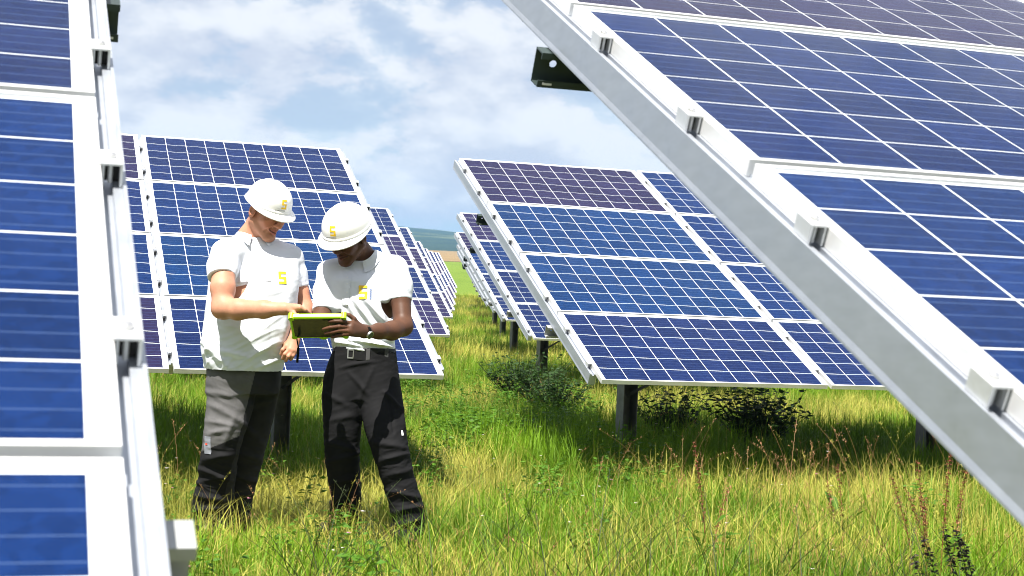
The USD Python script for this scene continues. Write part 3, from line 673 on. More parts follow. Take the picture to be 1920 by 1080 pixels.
def cloth_mat(name, var=.05, rough=.85, weave=900., tint=True, color=None, sheen=.15, bump=.0004, spec=.2):
    n = {'tc': ('texture_coordinate', {}), 'n': ('noise_texture', {'scale': 16.0, 'detail': 5.0}), 'ov': ('map_range', {'from_min': .3, 'from_max': .7, 'to_min': 1 - var, 'to_max': 1 + var}), 's': ('vector_math', {'math_type': 'scale'}),
         'w': ('noise_texture', {'scale': weave, 'detail': 2.0}), 'b': ('bump', {'strength': .4, 'distance': bump}), 'p': ('principled_bsdf', {'roughness': rough, 'specular_ior_level': spec, 'sheen_weight': sheen})}
    l = [('tc.object', 'n.vector'), ('n.fac', 'ov.value'), ('ov.result', 's.scale'), ('s.vector', 'p.base_color'), ('tc.object', 'w.vector'), ('w.fac', 'b.height'), ('b.normal', 'p.normal')]
    if tint: n['a'] = ('attribute', {'attribute': 'tint'}); l.append(('a.color', 's.vector1'))
    else: n['c'] = ('color', {'value': color}); l.append(('c.color', 's.vector1'))
    return mat(name, n, l)
M['shirt'] = cloth_mat('white_pique', .03, .9, 700., False, (.66, .69, .75), .05)
M['trousers'] = cloth_mat('work_trousers', .12, .8, 900., True, None, .0, .0005, .08)
M['skin'] = cloth_mat('skin', .12, .48, 300., True, None, .0, .0006)
M['helmet'] = mat('white_helmet_shell', {'p': ('principled_bsdf', {'base_color': (.80, .80, .79), 'roughness': .33, 'coat_weight': .15, 'specular_ior_level': .5})})
M['logo'] = simple('yellow_print', (.82, .52, .008), .6)
M['logo_grey'] = simple('grey_print', (.22, .22, .24), .6)
M['logo_blue'] = simple('blue_print', (.16, .22, .40), .6)
M['leather'] = simple('black_leather', (.010, .010, .011), .45, 0, .2, 40., .25)
M['buckle'] = simple('buckle_steel', (.55, .55, .53), .3, .9)
M['lime'] = simple('lime_rubber', (.36, .62, .012), .45, 0, .06, 30.)
M['tablet_black'] = simple('black_plastic', (.006, .006, .006), .7, spec=.1)
M['screen'] = simple('tablet_screen', (.012, .013, .016), .12)
M['eye'] = simple('eye_white', (.55, .52, .48), .25)

def decal(polys, center, xdir, ydir, n, target_v, lift=.0018, depth_dir=None, step=.004, tn=None):
    """A flat print of boxes (x0, y0, x1, y1), laid on the surface target_v (normals tn) as seen along n."""
    n = n / np.linalg.norm(n); rel = target_v - center
    if tn is not None:
        off = np.linalg.norm(rel - np.outer(rel @ n, n), axis=1); m = (off < .03) & (tn @ n > .25) & (np.abs(rel @ n) < .12)
        if m.sum() > 3: n = tn[m].mean(0); n /= np.linalg.norm(n)
    xd = xdir - n * (xdir @ n); xd /= np.linalg.norm(xd); yd = ydir - n * (ydir @ n); yd -= xd * (yd @ xd); yd /= np.linalg.norm(yd)
    near = np.linalg.norm(rel - np.outer(rel @ n, n), axis=1) < .12
    near &= (rel @ n > -.09)
    if tn is not None: near &= tn @ n > .15
    R = rel[near]; tree = cKDTree(np.stack([R @ xd, R @ yd], 1)); dep = R @ n
    mb = MB()
    for x0, y0, x1, y1 in polys:
        a = max(1, int(abs(x1 - x0) / step)); b = max(1, int(abs(y1 - y0) / step))
        X, Y = np.meshgrid(np.linspace(x0, x1, a + 1), np.linspace(y0, y1, b + 1), indexing='ij'); q = np.stack([X.ravel(), Y.ravel()], 1)
        dd, ii = tree.query(q, k=5); w = 1 / (dd + 1e-4); d = (dep[ii] * w).sum(1) / w.sum(1); d = np.maximum(d, dep[ii].max(1) - .0015)
        top = center + q[:, :1] * xd + q[:, 1:] * yd + (d + lift)[:, None] * n
        k = np.arange((a + 1) * (b + 1)).reshape(a + 1, b + 1)
        f = np.stack([k[:-1, :-1], k[1:, :-1], k[1:, 1:], k[:-1, 1:]], -1).reshape(-1, 4)
        m = len(top); mb.add(np.vstack([top, top - n * (lift + .0008)]), np.vstack([f, f[:, ::-1] + m]))
    return mb.get()
def s_mark(h):
    """The block-shaped S of the print, h tall."""
    w, t = h * .62, h * .19; l = -w / 2; r = w / 2
    return [(l, h / 2 - t, r, h / 2), (l, h * .06, l + t * 1.05, h / 2 - t), (l, -t * .5 + h * .0, r, h * .06 + .0), (r - t * 1.05, -h / 2 + t, r, -t * .5), (l, -h / 2, r, -h / 2 + t)]

# --- a head in its own frame: x to the person's left, y out of the face, z up; s scales it
def frame_of(yaw, pitch, roll=0.):
    """yaw: degrees turned to the right of the picture from facing the camera; pitch: degrees looking down."""
    y, p, r = map(math.radians, (yaw, pitch, roll))
    f = np.array([math.sin(y) * math.cos(p), -math.cos(y) * math.cos(p), -math.sin(p)])
    x = np.array([math.cos(y), math.sin(y), 0.0]); u = np.cross(f, x); u = u if u[2] > 0 else -u
    x2 = math.cos(r) * x + math.sin(r) * u; u2 = math.cos(r) * u - math.sin(r) * x
    return np.array([x2, f, u2])

def head_prims(vol, c, R, s, smile=0.):
    L = lambda *p: c + s * (p[0] * R[0] + p[1] * R[1] + p[2] * R[2])
    E = lambda p, r: pell(L(*p), R, np.array(r) * s)
    K = lambda a, b, ra, rb: pcone(L(*a), L(*b), ra * s, rb * s)
    vol.put(E((0, -.012, .045), (.076, .096, .088)), .01); vol.put(E((0, .028, -.030), (.060, .062, .080)), .03)
    for q in (-1, 1):
        vol.put(K((q * .052, .0, -.055), (q * .016, .066, -.103), .024, .018), .03)
        vol.put(K((q * .044, .058, -.022), (q * .036, .070, -.042), .024, .016), .025)
        vol.put(E((q * .033, .094, .010), (.021, .015, .013)), .010, True)
        vol.put(E((q * .032, .074, .008), (.015, .014, .012)), .006)
        vol.put(K((q * .014, .088, .026), (q * .046, .074, .024), .010, .007), .010)
        vol.put(K((q * .011, .101, -.030), (q * .013, .096, -.033), .0085, .007), .006)
        vol.put(E((q * .079, -.006, -.008), (.010, .021, .034)), .006); vol.put(E((q * .087, -.003, -.004), (.006, .011, .019)), .004, True)
        vol.put(K((q * .024, .086, -.048), (q * .040, .070, -.074), .0042, .003), .008, True)      # fold beside the mouth
    vol.put(E((0, .070, -.106), (.026, .022, .018)), .02)
    vol.put(K((0, .088, .018), (0, .112, -.026), .0085, .0125), .012)
    w = .024 + smile * .005; up = smile * .007
    for q in (-1, 1):
        vol.put(K((0, .0945, -.062), (q * w, .080, -.065 + up), .0062, .003), .006); vol.put(K((0, .093, -.074), (q * w * .85, .080, -.070 + up), .0078, .003), .006)
        vol.put(K((0, .103, -.0675), (q * w * 1.15, .086, -.0675 + up * 1.2), .0022, .0022), .003, True)
    return L

def head_tint(v, c, R, s, skin, hair, lip, hairline, smile=0.):
    q = (v - c) @ R.T / s; col = np.tile(np.array(skin), (len(v), 1))
    n = meshkit.fbm(v * 40, 3, 2)
    d = np.linalg.norm(q, axis=1) < .2
    red = np.exp(-((np.abs(q[:, 0]) - .04) ** 2 + (q[:, 1] - .075) ** 2 + (q[:, 2] + .03) ** 2) / .0009) + .8 * np.exp(-((q[:, 0]) ** 2 + (q[:, 1] - .11) ** 2 + (q[:, 2] + .028) ** 2) / .0004) + .7 * np.exp(-((np.abs(q[:, 0]) - .083) ** 2 + (q[:, 1]) ** 2 + (q[:, 2] + .01) ** 2) / .0012)
    col = col * (1 - np.clip(red, 0, 1)[:, None] * np.array([0., .22, .25]))
    lipm = (np.abs(q[:, 0]) < .026) & (q[:, 1] > .083) & (np.abs(q[:, 2] + .068) < .011) & d
    col[lipm] = lip
    mo = d & (np.abs(q[:, 0]) < .030) & (q[:, 1] > .074) & (np.abs(q[:, 2] + .0675 - smile * .008 * (q[:, 0] / .028) ** 2) < .0030)
    col[mo] = np.array(lip) * .22
    hm = d & (q[:, 2] > hairline + .05 * np.clip(q[:, 1] / .08, -.4, 1) + .012 * (n - .5)) & (q[:, 1] < .06) & (np.abs(q[:, 0]) < .0785)
    col[hm] = np.array(hair) * (.8 + .5 * n[hm, None])
    brow = d & (q[:, 1] > .06) & (np.abs(q[:, 2] - .0265 - .0 * q[:, 0]) < .0055) & (np.abs(q[:, 0]) > .012) & (np.abs(q[:, 0]) < .050)
    col[brow] = np.array(hair) * .9 + np.array(skin) * .15
    return col

def make_helmet(parent, c, R, s, logo_off, name='hard_hat'):
    """A safety helmet: domed shell with crown ridges, a moulded band, a narrow brim and a front peak."""
    L = lambda *p: c + s * (p[0] * R[0] + p[1] * R[1] + p[2] * R[2])
    A = np.linspace(0, 2 * np.pi, 121)[:-1]; ca, sa = np.cos(A), np.sin(A)            # angle from the front
    pk = np.clip((ca + .05) / 1.05, 0, 1) ** 1.1
    rows = []
    def row(rx, ry, off, z): rows.append(np.stack([(rx + off) * sa, (ry + off) * ca - .004, z + 0 * A], 1))
    def dome(k, inset):
        for ph in k:
            q = math.sin(ph) ** .92; x = (.108 - inset) * q * sa
            ridge = .0045 * (np.exp(-(x / .010) ** 2) + .8 * np.exp(-((np.abs(x) - .038) / .009) ** 2)) * max(0, math.cos(ph) - .28) ** .6 * (inset == 0) if math.cos(ph) > .28 else 0
            row((.108 - inset) * q, (.121 - inset) * q, 0, .042 + (.106 - inset) * math.cos(ph) ** .95 + ridge)
    dome(np.linspace(.02, np.pi / 2 - .12, 30), 0)
    for off, z in ((.0005, .046), (.0012, .042), (.0042, .0395), (.0052, .036), (.0036, .0325), (.0022, .030)): row(.108, .121, off, z)
    e = .007 + .031 * pk; dr = .004 + .017 * pk
    for t in (.25, .5, .75, .95): row(.109, .122, .002 + e * t, .030 - dr * t ** 1.3)
    row(.109, .122, .002 + e, .0285 - dr); row(.109, .122, .001 + e * .98, .0255 - dr)
    for t in (.75, .5, .25, 0.): row(.109, .122, .001 + e * t * .97, .0262 - dr * t ** 1.3)
    dome(np.linspace(np.pi / 2 - .12, .02, 16), .007)
    G = np.array(rows); m, k = G.shape[:2]; V0 = G.reshape(-1, 3); V0 = np.vstack([V0, G[0].mean(0)[None] + [0, 0, .0008], G[-1].mean(0)[None]])
    i, j = np.meshgrid(np.arange(m - 1), np.arange(k), indexing='ij'); j2 = (j + 1) % k
    q = np.stack([i * k + j, (i + 1) * k + j, (i + 1) * k + j2, i * k + j2], -1).reshape(-1, 4); q = np.vstack([q[:, [0, 1, 2]], q[:, [0, 2, 3]]])
    jj = np.arange(k); j3 = (jj + 1) % k
    f = np.vstack([q, np.stack([np.full(k, m * k), jj, j3], 1), np.stack([np.full(k, m * k + 1), (m - 1) * k + j3, (m - 1) * k + jj], 1)])
    vv = c + s * (V0 @ R); mm = trimesh.Trimesh(vv, f, process=False); f = f if mm.volume > 0 else f[:, ::-1]
    h = obj(name, (vv, f), M['helmet'], parent, smooth=50)
    x, z = logo_off; n = R[1] * math.cos(x * 7) + R[0] * math.sin(x * 7); n = n * .93 + R[2] * .36; n /= np.linalg.norm(n); ce = L(0, 0, z) + (R[1] * math.cos(x * 7) + R[0] * math.sin(x * 7)) * .108 * s
    yd = R[2]; xd = np.cross(yd, n); xd = xd if xd[0] > 0 else -xd
    sm = trimesh.Trimesh(vv, f, process=False).subdivide().subdivide(); sub = np.array(sm.vertices); sn = np.array(sm.vertex_normals)
    obj('logo', decal(s_mark(.047 * s), ce, xd, yd, n, sub, .0012, step=.003, tn=sn), M['logo'], h)
    ks = [(a, -.034 * s, a + .0042 * s, -.029 * s) for a in np.linspace(-.042, .006, 8) * s]
    obj('lettering', decal(ks, ce, xd, yd, n, sub, .0012, step=.003, tn=sn), M['logo_grey'], h)
    return h

def fingers(vol, specs, k=.006):
    for pts, r in specs: 
        for i in range(len(pts) - 1): vol.put(pcone(pts[i], pts[i + 1], r * (1 - .10 * i), r * (1 - .10 * (i + 1))), k if i == 0 else .003)

def collar(parent, sv, sn, base, axis, fdir, open_deg=22):
    """A turned-down polo collar that lies on the shirt (vertices sv, normals sn) round the neck, open at the front."""
    axis = axis / np.linalg.norm(axis); f = fdir - axis * (fdir @ axis); f /= np.linalg.norm(f); sd = np.cross(axis, f)
    rel = sv - base; ok = (np.linalg.norm(rel, axis=1) < .22) & (sn @ axis > -.1); rel = rel[ok]
    P2 = np.stack([rel @ f, rel @ sd], 1); hh = rel @ axis; tree = cKDTree(P2)
    th = np.radians(np.linspace(open_deg, 360 - open_deg, 64)); rho = np.arange(.045, .21, .002); curves = []
    for t in th:
        d, i = tree.query(rho[:, None] * np.array([math.cos(t), math.sin(t)]), k=4); good = d[:, 0] < .006
        r = rho[good]; h = hh[i[good]].max(1); j = r >= (.072 if len(r) else 0); r, h = r[j], h[j]
        s_ = np.concatenate([[0], np.cumsum(np.hypot(np.diff(r), np.diff(h)))]); curves.append([np.interp(q, s_, r) for q in np.arange(0, .08, .004)] + [np.interp(q, s_, h) for q in np.arange(0, .08, .004)])
    C = np.array(curves)
    from scipy.ndimage import gaussian_filter1d
    C = gaussian_filter1d(C, 2.0, axis=0); Rr, Hh = C[:, :20], C[:, 20:]
    fa = np.clip(np.cos(th), 0, 1) ** 3; at_ = lambda T, s_: np.array([np.interp(x, np.arange(20) * .004, T[k]) for k, x in enumerate(np.broadcast_to(s_, len(th)))])
    L = .040 + .020 * fa
    prof = [(Rr[:, 0] - .004, Hh[:, 0] - .004), (Rr[:, 0] - .004, Hh[:, 0] + .016), (Rr[:, 0], Hh[:, 0] + .021), (at_(Rr, .008) + .003, at_(Hh, .008) + .015)]
    for q in (.4, .7, 1.0): prof.append((at_(Rr, L * q) + .005, at_(Hh, L * q) + .006))
    G = np.array([base + r[:, None] * (np.cos(th)[:, None] * f + np.sin(th)[:, None] * sd) + h[:, None] * axis for r, h in prof])
    a, b = G.shape[:2]; k = np.arange(a * b).reshape(a, b)
    q = np.stack([k[:-1, :-1], k[1:, :-1], k[1:, 1:], k[:-1, 1:]], -1).reshape(-1, 4); V0 = G.reshape(-1, 3); nn = vnormals(V0, q)
    m = len(V0); bd = np.concatenate([k[0], k[1:, -1], k[-1, -2::-1], k[-2:0:-1, 0]])
    nx = np.roll(bd, -1); ed = np.stack([bd, nx, nx + m, bd + m], 1)
    return obj('collar', (np.vstack([V0 + nn * .0012, V0 - nn * .0012]), np.vstack([q, q[:, ::-1] + m, ed])), M['shirt'], parent, smooth=50)
# ------------------------------------------------------------------ the man on the left
def build_man_left():
    D = 7.80; t = thing('person', 'man in white polo and grey work trousers, pointing at the tablet', 'person', None, on_ground(430, D))
    o = on_ground(430, D); w = lambda px, py, d: at(px, py, d)
    sc = 1.13; R = frame_of(52, 27, 2); ear, chin = w(476, 393, 7.70), w(505, 452, 7.66)
    # head centre from the ear and the chin as seen
    le = sc * (-.079 * R[0] - .006 * R[1] - .008 * R[2]); lc = sc * (.076 * R[1] - .118 * R[2])
    c = w(*((np.array([476, 393]) + [503, 453]) / 2), 7.78); c = c - (le + lc) / 2; c[1] = 7.80
    torso = [(440, 448, 500, 7.88, .060), (450, 436, 508, 7.87, .066), (464, 410, 544, 7.86, .080), (490, 396, 560, 7.83, .115), (530, 392, 562, 7.81, .140), (570, 388, 556, 7.80, .150), (610, 383, 549, 7.80, .158), (650, 380, 540, 7.81, .165), (680, 383, 531, 7.82, .165), (702, 388, 526, 7.83, .165)]
    legF = [(660, 398, 500, 7.84, .13), (700, 392, 482, 7.82, .115), (760, 388, 474, 7.79, .105), (820, 382, 455, 7.76, .092), (850, 379, 446, 7.77, .087), (900, 371, 440, 7.82, .085), (950, 364, 434, 7.85, .085), (985, 362, 432, 7.86, .08)]
    legB = [(660, 440, 520, 7.90, .12), (700, 440, 526, 7.92, .115), (760, 436, 517, 7.95, .10), (820, 428, 503, 7.97, .09), (860, 424, 492, 7.99, .085), (910, 420, 478, 8.04, .082), (950, 412, 470, 8.08, .08), (985, 408, 466, 8.10, .078)]
    # --- skin
    vol = Vol(np.array([-1.80, 7.20, .02]), np.array([-.98, 8.25, 1.92]), .0034)
    vol.put(ploft(torso, -.022), .01); vol.put(ploft(legF, -.022), .03); vol.put(ploft(legB, -.022), .03)
    L = head_prims(vol, c, R, sc, 1.0)
    vol.put(pcone(w(470, 447, 7.86), L(0, -.018, -.045), .064, .060), .03); vol.put(pcone(w(470, 447, 7.86), w(472, 470, 7.86), .066, .072), .03)
    A = [w(420, 487, 7.68), w(418, 540, 7.585), w(417, 578, 7.545)]
    for p in pchain(A, [.060, .060, .052]): vol.put(p, .02)
    B = [A[2], w(447, 580, 7.50), w(495, 580, 7.455), w(533, 579, 7.43)]
    for p in pchain(B, [.052, .050, .042, .029]): vol.put(p, .025)
    # right hand, palm down over the tablet's upper edge
    wr = B[-1]; kn = [w(559 + dx, 577 + dy, dd) for dx, dy, dd in ((3, 0, 7.375), (2, 1, 7.395), (0, 2, 7.415), (-3, 3, 7.435))]
    vol.put(pcone(wr, (kn[1] + kn[2]) / 2, .027, .021), .02)
    for q in kn: vol.put(pcone(wr + .45 * (q - wr), q, .018, .0125), .015)
    tips = [(w(572, 581, 7.385), w(581, 588, 7.415)), (w(570, 582, 7.405), w(576, 590, 7.44)), (w(567, 583, 7.43), w(571, 591, 7.46)), (w(562, 584, 7.45), w(565, 591, 7.475))]
    fingers(vol, [([q, *tt], .0108) for q, tt in zip(kn, tips)])
    fingers(vol, [([w(543, 582, 7.40), w(551, 588, 7.375), w(558, 592, 7.365)], .0118)], .012)
    # left arm: hand set on the hip
    A2 = [w(546, 492, 7.92), w(560, 545, 7.90), w(571, 580, 7.88)]
    for p in pchain(A2, [.054, .050, .046]): vol.put(p, .02)
    B2 = [A2[2], w(567, 596, 7.83), w(558, 617, 7.78), w(552, 634, 7.735)]
    for p in pchain(B2, [.046, .044, .036, .029]): vol.put(p, .02)
    wr = B2[-1]; kn = [w(px, py, d) for px, py, d in ((537, 649, 7.70), (543, 655, 7.688), (549, 657, 7.69), (555, 657, 7.70))]
    for q in kn: vol.put(pcone(wr + .25 * (q - wr), q, .022, .0135), .016)
    tips = [([w(530, 656, 7.69), w(527, 664, 7.70)]), ([w(534, 664, 7.675), w(530, 672, 7.69)]), ([w(541, 668, 7.675), w(536, 676, 7.69)]), ([w(549, 667, 7.685), w(545, 674, 7.70)])]
    fingers(vol, [([q, *tt], .0112) for q, tt in zip(kn, tips)])
    fingers(vol, [([w(545, 640, 7.725), w(535, 645, 7.725), w(528, 650, 7.735)], .0125)], .012)
    v, q = vol.mesh(); v = relax(v, q, 2)
    col = head_tint(v, c, R, sc, (.46, .225, .145), (.085, .07, .06), (.42, .15, .12), .002, 1.0)
    n = meshkit.fbm(v * 22, 3, 4); col = col * (.92 + .16 * n[:, None])
    body = obj('body', (v - o, q), M['skin'], t, smooth=True, color=col)
    for sgn in (-1, 1):
        m = trimesh.creation.icosphere(2, .0118 * sc); m.apply_translation(L(sgn * .032, .0775, .0065) - o); obj('eye', m, M['eye'], body, smooth=True)
    # --- shirt
    vs = Vol(np.array([-1.78, 7.42, .86]), np.array([-.98, 8.12, 1.62]), .0042)
    vs.put(ploft(torso, 0.0, 2.25), .01)
    vs.put(pcone(w(478, 458, 7.85), w(424, 476, 7.71), .060, .070), .04); vs.put(pcone(w(482, 460, 7.86), w(541, 484, 7.91), .06, .072), .05)
    slv = pchain([w(424, 478, 7.70), w(417, 500, 7.655), w(415, 531, 7.60)], [.074, .072, .0695]) 
    for p in slv: vs.put(p, .03)
    slv2 = pchain([w(541, 486, 7.91), w(552, 515, 7.905), w(561, 543, 7.90)], [.066, .061, .056])
    for p in slv2: vs.put(p, .03)
    def cutplane(px, py, d, dirv, near, rad):
        P0 = w(px, py, d); dirv = dirv / np.linalg.norm(dirv)
        f = lambda X, Y, Z: np.maximum(-((X - P0[0]) * dirv[0] + (Y - P0[1]) * dirv[1] + (Z - P0[2]) * dirv[2]), np.sqrt((X - P0[0]) ** 2 + (Y - P0[1]) ** 2 + (Z - P0[2]) ** 2) - rad)
        return f, P0 - rad, P0 + rad
    d1 = w(417, 545, 7.58) - w(420, 500, 7.66); vs.put(cutplane(415, 521, 7.62, d1 + np.array([.01, 0, .018]), 0, .14), .004, True)
    d2 = w(566, 560, 7.895) - w(552, 515, 7.905); vs.put(cutplane(559, 541, 7.90, d2, 0, .105), .004, True)
    vs.put(pcone(w(472, 446, 7.855), w(472, 420, 7.83), .060, .080), .012, True)
    v, q = vs.mesh(); v = relax(v, q, 7); n = vnormals(v, q)
    P = pix(v); low = np.clip((P[:, 1] - 560) / 120, 0, 1)
    dsp = wrinkle(v, 7, 16, .0048, 3, .5) * (.35 + low) + 1.5 * folds(v, n, [(380, 640, 440, 700, 7, .010), (395, 655, 470, 672, 6, .007), (520, 640, 470, 668, 5, .008), (530, 672, 480, 690, 5, .009), (400, 690, 380, 655, 6, .008), (385, 668, 398, 645, 4, .008),
             (445, 500, 452, 530, 5, .006), (450, 520, 480, 508, 5, .004), (540, 560, 530, 640, 6, .006), (505, 600, 515, 690, 5, -.004), (440, 520, 430, 470, 5, -.005), (470, 560, 530, 545, 6, .004)])
    v = v + n * dsp[:, None]
    sh = obj('polo_shirt', (v - o, q), M['shirt'], t, smooth=True)
    fd = frame_of(28, 8)
    sn = vnormals(v, q); collar(sh, v - o, sn, w(473, 446, 7.85) - o, w(476, 420, 7.82) - w(471, 450, 7.87), fd[1], 24)
    n0 = fd[1]; ce = w(535, 514, 7.66)
    obj('logo', decal(s_mark(.066), ce - o, fd[0], np.array([0, 0, 1.0]) + .1 * fd[0], n0, v - o, .003, tn=sn), M['logo'], sh)
    obj('placket', decal([(-.017, -.075, .017, .055)], w(498, 497, 7.68) - o, fd[0], np.array([.02, 0, 1.0]), n0, v - o, .0028, tn=sn), M['shirt'], sh)
    for py in (487, 506): 
        b = decal([(-.004, -.004, .004, .004)], w(499 + (py - 487) * .05, py, 7.68) - o, fd[0], np.array([0, 0, 1.0]), n0, v - o, .0050, tn=sn); obj('button', b, M['back'], sh)
    # --- trousers
    vt = Vol(np.array([-1.82, 7.55, .0]), np.array([-1.10, 8.30, .98]), .0046)
    vt.put(ploft([(672, 390, 522, 7.83, .150), (700, 391, 525, 7.83, .150), (735, 389, 522, 7.84, .145)], 0, 2.3), .01)
    vt.put(ploft(legF, 0, 2.2), .03); vt.put(ploft(legB, 0, 2.2), .03)
    v, q = vt.mesh(); v = relax(v, q, 4); n = vnormals(v, q); P = pix(v)
    low = np.clip((P[:, 1] - 800) / 80, 0, 1)
    dsp = wrinkle(v, 8, 20, .0045, 11, -.3) * (.5 + .9 * low) + 1.5 * folds(v, n, [(392, 735, 440, 745, 6, .006), (395, 760, 450, 790, 6, .006), (388, 790, 440, 800, 5, .006), (392, 815, 430, 806, 5, .007), (440, 780, 420, 835, 6, .007), (385, 862, 440, 850, 6, .009), (378, 880, 430, 900, 6, .009),
             (372, 905, 435, 890, 5, .008), (368, 930, 430, 940, 6, .010), (366, 958, 430, 950, 5, .010), (450, 790, 490, 830, 6, .008), (445, 850, 490, 862, 6, .008), (440, 890, 480, 905, 6, .008), (430, 935, 470, 925, 6, .008), (480, 720, 515, 740, 6, .005), (470, 760, 512, 748, 6, .006)])
    v = v + n * dsp[:, None]
    front = P[:, 0] < 478 - .34 * (P[:, 1] - 700) * .75
    grey = np.where((P[:, 1] < 846 - .42 * (P[:, 0] - 380)) & front, 1.0, 0.0)
    col = np.array([.013, .013, .014])[None] + grey[:, None] * np.array([.088, .086, .087])[None] + (~front)[:, None] * np.array([.012, .012, .013])[None]
    tr = obj('work_trousers', (v - o, q), M['trousers'], t, smooth=True, color=col)
    nn = np.array([-.55, -.85, 0.]); M['patch_grey'] = simple('grey_patch', (.22, .23, .27), .8)
    obj('pocket_label', decal([(-.022, -.045, .022, .045)], w(394, 834, 7.70) - o, np.array([.85, -.5, 0]), np.array([.25, 0, 1.]), nn, v - o, .003), M['patch_grey'], tr)
    M['red'] = simple('red_thread', (.55, .06, .03), .7)
    obj('red_tab', decal([(-.008, -.005, .008, .005)], w(392, 832, 7.70) - o, np.array([.85, -.5, 0]), np.array([.25, 0, 1.]), nn, v - o, .0060), M['red'], tr)
    # --- boots
    for px, d in ((395, 7.86), (438, 8.09)):
        g = on_ground(px, d); bt = Vol(g - [.16, .26, .02], g + [.20, .16, .17], .006); f2 = np.array([.35, -.94, 0])
        bt.put(pcone(g + [0, 0, .15], g + [0, 0, .06], .052, .055), .02); bt.put(pcone(g + [0, 0, .045], g + f2 * .17 + [0, 0, .036], .050, .042), .03)
        bt.keep(lambda X, Y, Z: (g[2] + .002 - Z)); bv, bq = bt.mesh(); obj('boot', (bv - o, bq), M['leather'], t, smooth=True)
    hh = make_helmet(t, c - o + .004 * R[2], R, 1.04, (-.012, .080))
build_man_left()

# ------------------------------------------------------------------ the man on the right
def build_man_right():
    D = 7.90; o = on_ground(690, D); t = thing('person', 'man in white polo and black belted trousers, holding the tablet', 'person', None, o); w = at
    sc = 1.12; R = frame_of(-30, 32, -3)
    le = sc * (.079 * R[0] - .006 * R[1] - .008 * R[2]); lc = sc * (.076 * R[1] - .118 * R[2])
    c = w(*((np.array([684, 447]) + [645, 495]) / 2), 7.80) - (le + lc) / 2; c[1] = 7.80
    torso = [(480, 655, 708, 7.94, .060), (490, 642, 722, 7.93, .066), (502, 614, 750, 7.92, .080), (530, 602, 756, 7.89, .112), (560, 606, 752, 7.89, .122), (600, 614, 745, 7.90, .124), (630, 620, 741, 7.91, .126), (650, 624, 740, 7.92, .128), (660, 626, 739, 7.92, .126)]
    legL = [(660, 628, 700, 7.92, .12), (700, 610, 694, 7.90, .115), (740, 605, 688, 7.88, .11), (800, 607, 677, 7.86, .098), (850, 610, 673, 7.87, .088), (900, 617, 675, 7.92, .084), (950, 625, 676, 7.98, .08), (985, 628, 676, 8.0, .075)]
    legR = [(660, 664, 739, 7.92, .12), (700, 664, 745, 7.90, .118), (740, 672, 752, 7.87, .112), (800, 683, 760, 7.80, .098), (850, 699, 767, 7.77, .09), (900, 716, 778, 7.78, .086), (950, 731, 793, 7.79, .084), (1000, 742, 798, 7.79, .08)]
    vol = Vol(np.array([-1.16, 7.18, .0]), np.array([-.44, 8.20, 1.80]), .0034)
    vol.put(ploft(torso, -.022), .01); vol.put(ploft(legL, -.022), .03); vol.put(ploft(legR, -.022), .03)
    L = head_prims(vol, c, R, sc, 0.0)
    vol.put(pcone(w(681, 482, 7.92), L(0, -.018, -.045), .066, .060), .03)
    # his left arm (on the right of the picture)
    A = [w(738, 506, 7.88), w(751, 560, 7.82), w(756, 612, 7.75)]
    for p in pchain(A, [.056, .051, .047]): vol.put(p, .02)
    B = [A[2], w(735, 620, 7.66), w(710, 621, 7.56), w(690, 622, 7.49)]
    for p in pchain(B, [.047, .046, .037, .029]): vol.put(p, .025)
    wr = B[-1]; kn = [w(px, py, d) for px, py, d in ((660, 607, 7.385), (658, 613, 7.372), (657, 620, 7.366), (660, 626, 7.372))]
    for qn in kn: vol.put(pcone(wr + .2 * (qn - wr), qn, .025, .0145), .018)
    tips = [[w(640, 602, 7.345), w(627, 602, 7.345), w(617, 603, 7.352)], [w(636, 612, 7.345), w(619, 614, 7.352), w(606, 617, 7.365)], [w(637, 620, 7.35), w(622, 623, 7.36), w(610, 625, 7.372)], [w(644, 627, 7.36), w(632, 630, 7.37), w(623, 632, 7.38)]]
    fingers(vol, [([qn, *tt], .0108) for qn, tt in zip(kn, tips)])
    fingers(vol, [([w(672, 610, 7.43), w(664, 598, 7.40), w(655, 591, 7.395), w(646, 588, 7.41)], .0128)], .014)
    # his right arm, the hand behind the tablet
    A2 = [w(618, 512, 7.90), w(608, 560, 7.85), w(604, 592, 7.79)]
    for p in pchain(A2, [.056, .048, .044]): vol.put(p, .02)
    B2 = [A2[2], w(596, 606, 7.68), w(585, 614, 7.58)]
    for p in pchain(B2, [.044, .038, .028]): vol.put(p, .02)
    wr = B2[-1]; kn = [w(px, py, d) for px, py, d in ((572, 608, 7.54), (571, 614, 7.53), (572, 620, 7.525), (575, 625, 7.52))]
    for qn in kn: vol.put(pcone(wr, qn, .024, .0135), .015)
    fingers(vol, [([qn, qn + np.array([-.034, -.018, .0]), qn + np.array([-.052, -.035, .004])], .0105) for qn in kn])
    fingers(vol, [([w(584, 608, 7.56), w(578, 601, 7.52), w(570, 598, 7.48)], .0125)], .012)
    v, q = vol.mesh(); v = relax(v, q, 2)
    col = head_tint(v, c, R, sc, (.085, .040, .024), (.010, .009, .009), (.10, .035, .03), .004)
    nz = meshkit.fbm(v * 22, 3, 4); col = col * (.85 + .3 * nz[:, None])
    palm = (pix(v)[:, 1] > 611) & (pix(v)[:, 0] < 655); col[palm] = col[palm] * [1.25, 1.2, 1.15]
    body = obj('body', (v - o, q), M['skin'], t, smooth=True, color=col)
    for sgn in (-1, 1):
        m = trimesh.creation.icosphere(2, .0118 * sc); m.apply_translation(L(sgn * .032, .0775, .0065) - o); obj('eye', m, M['eye'], body, smooth=True)
    # --- shirt
    vs = Vol(np.array([-1.16, 7.62, .92]), np.array([-.40, 8.12, 1.50]), .0042)
    vs.put(ploft(torso, 0.0, 2.25), .01)
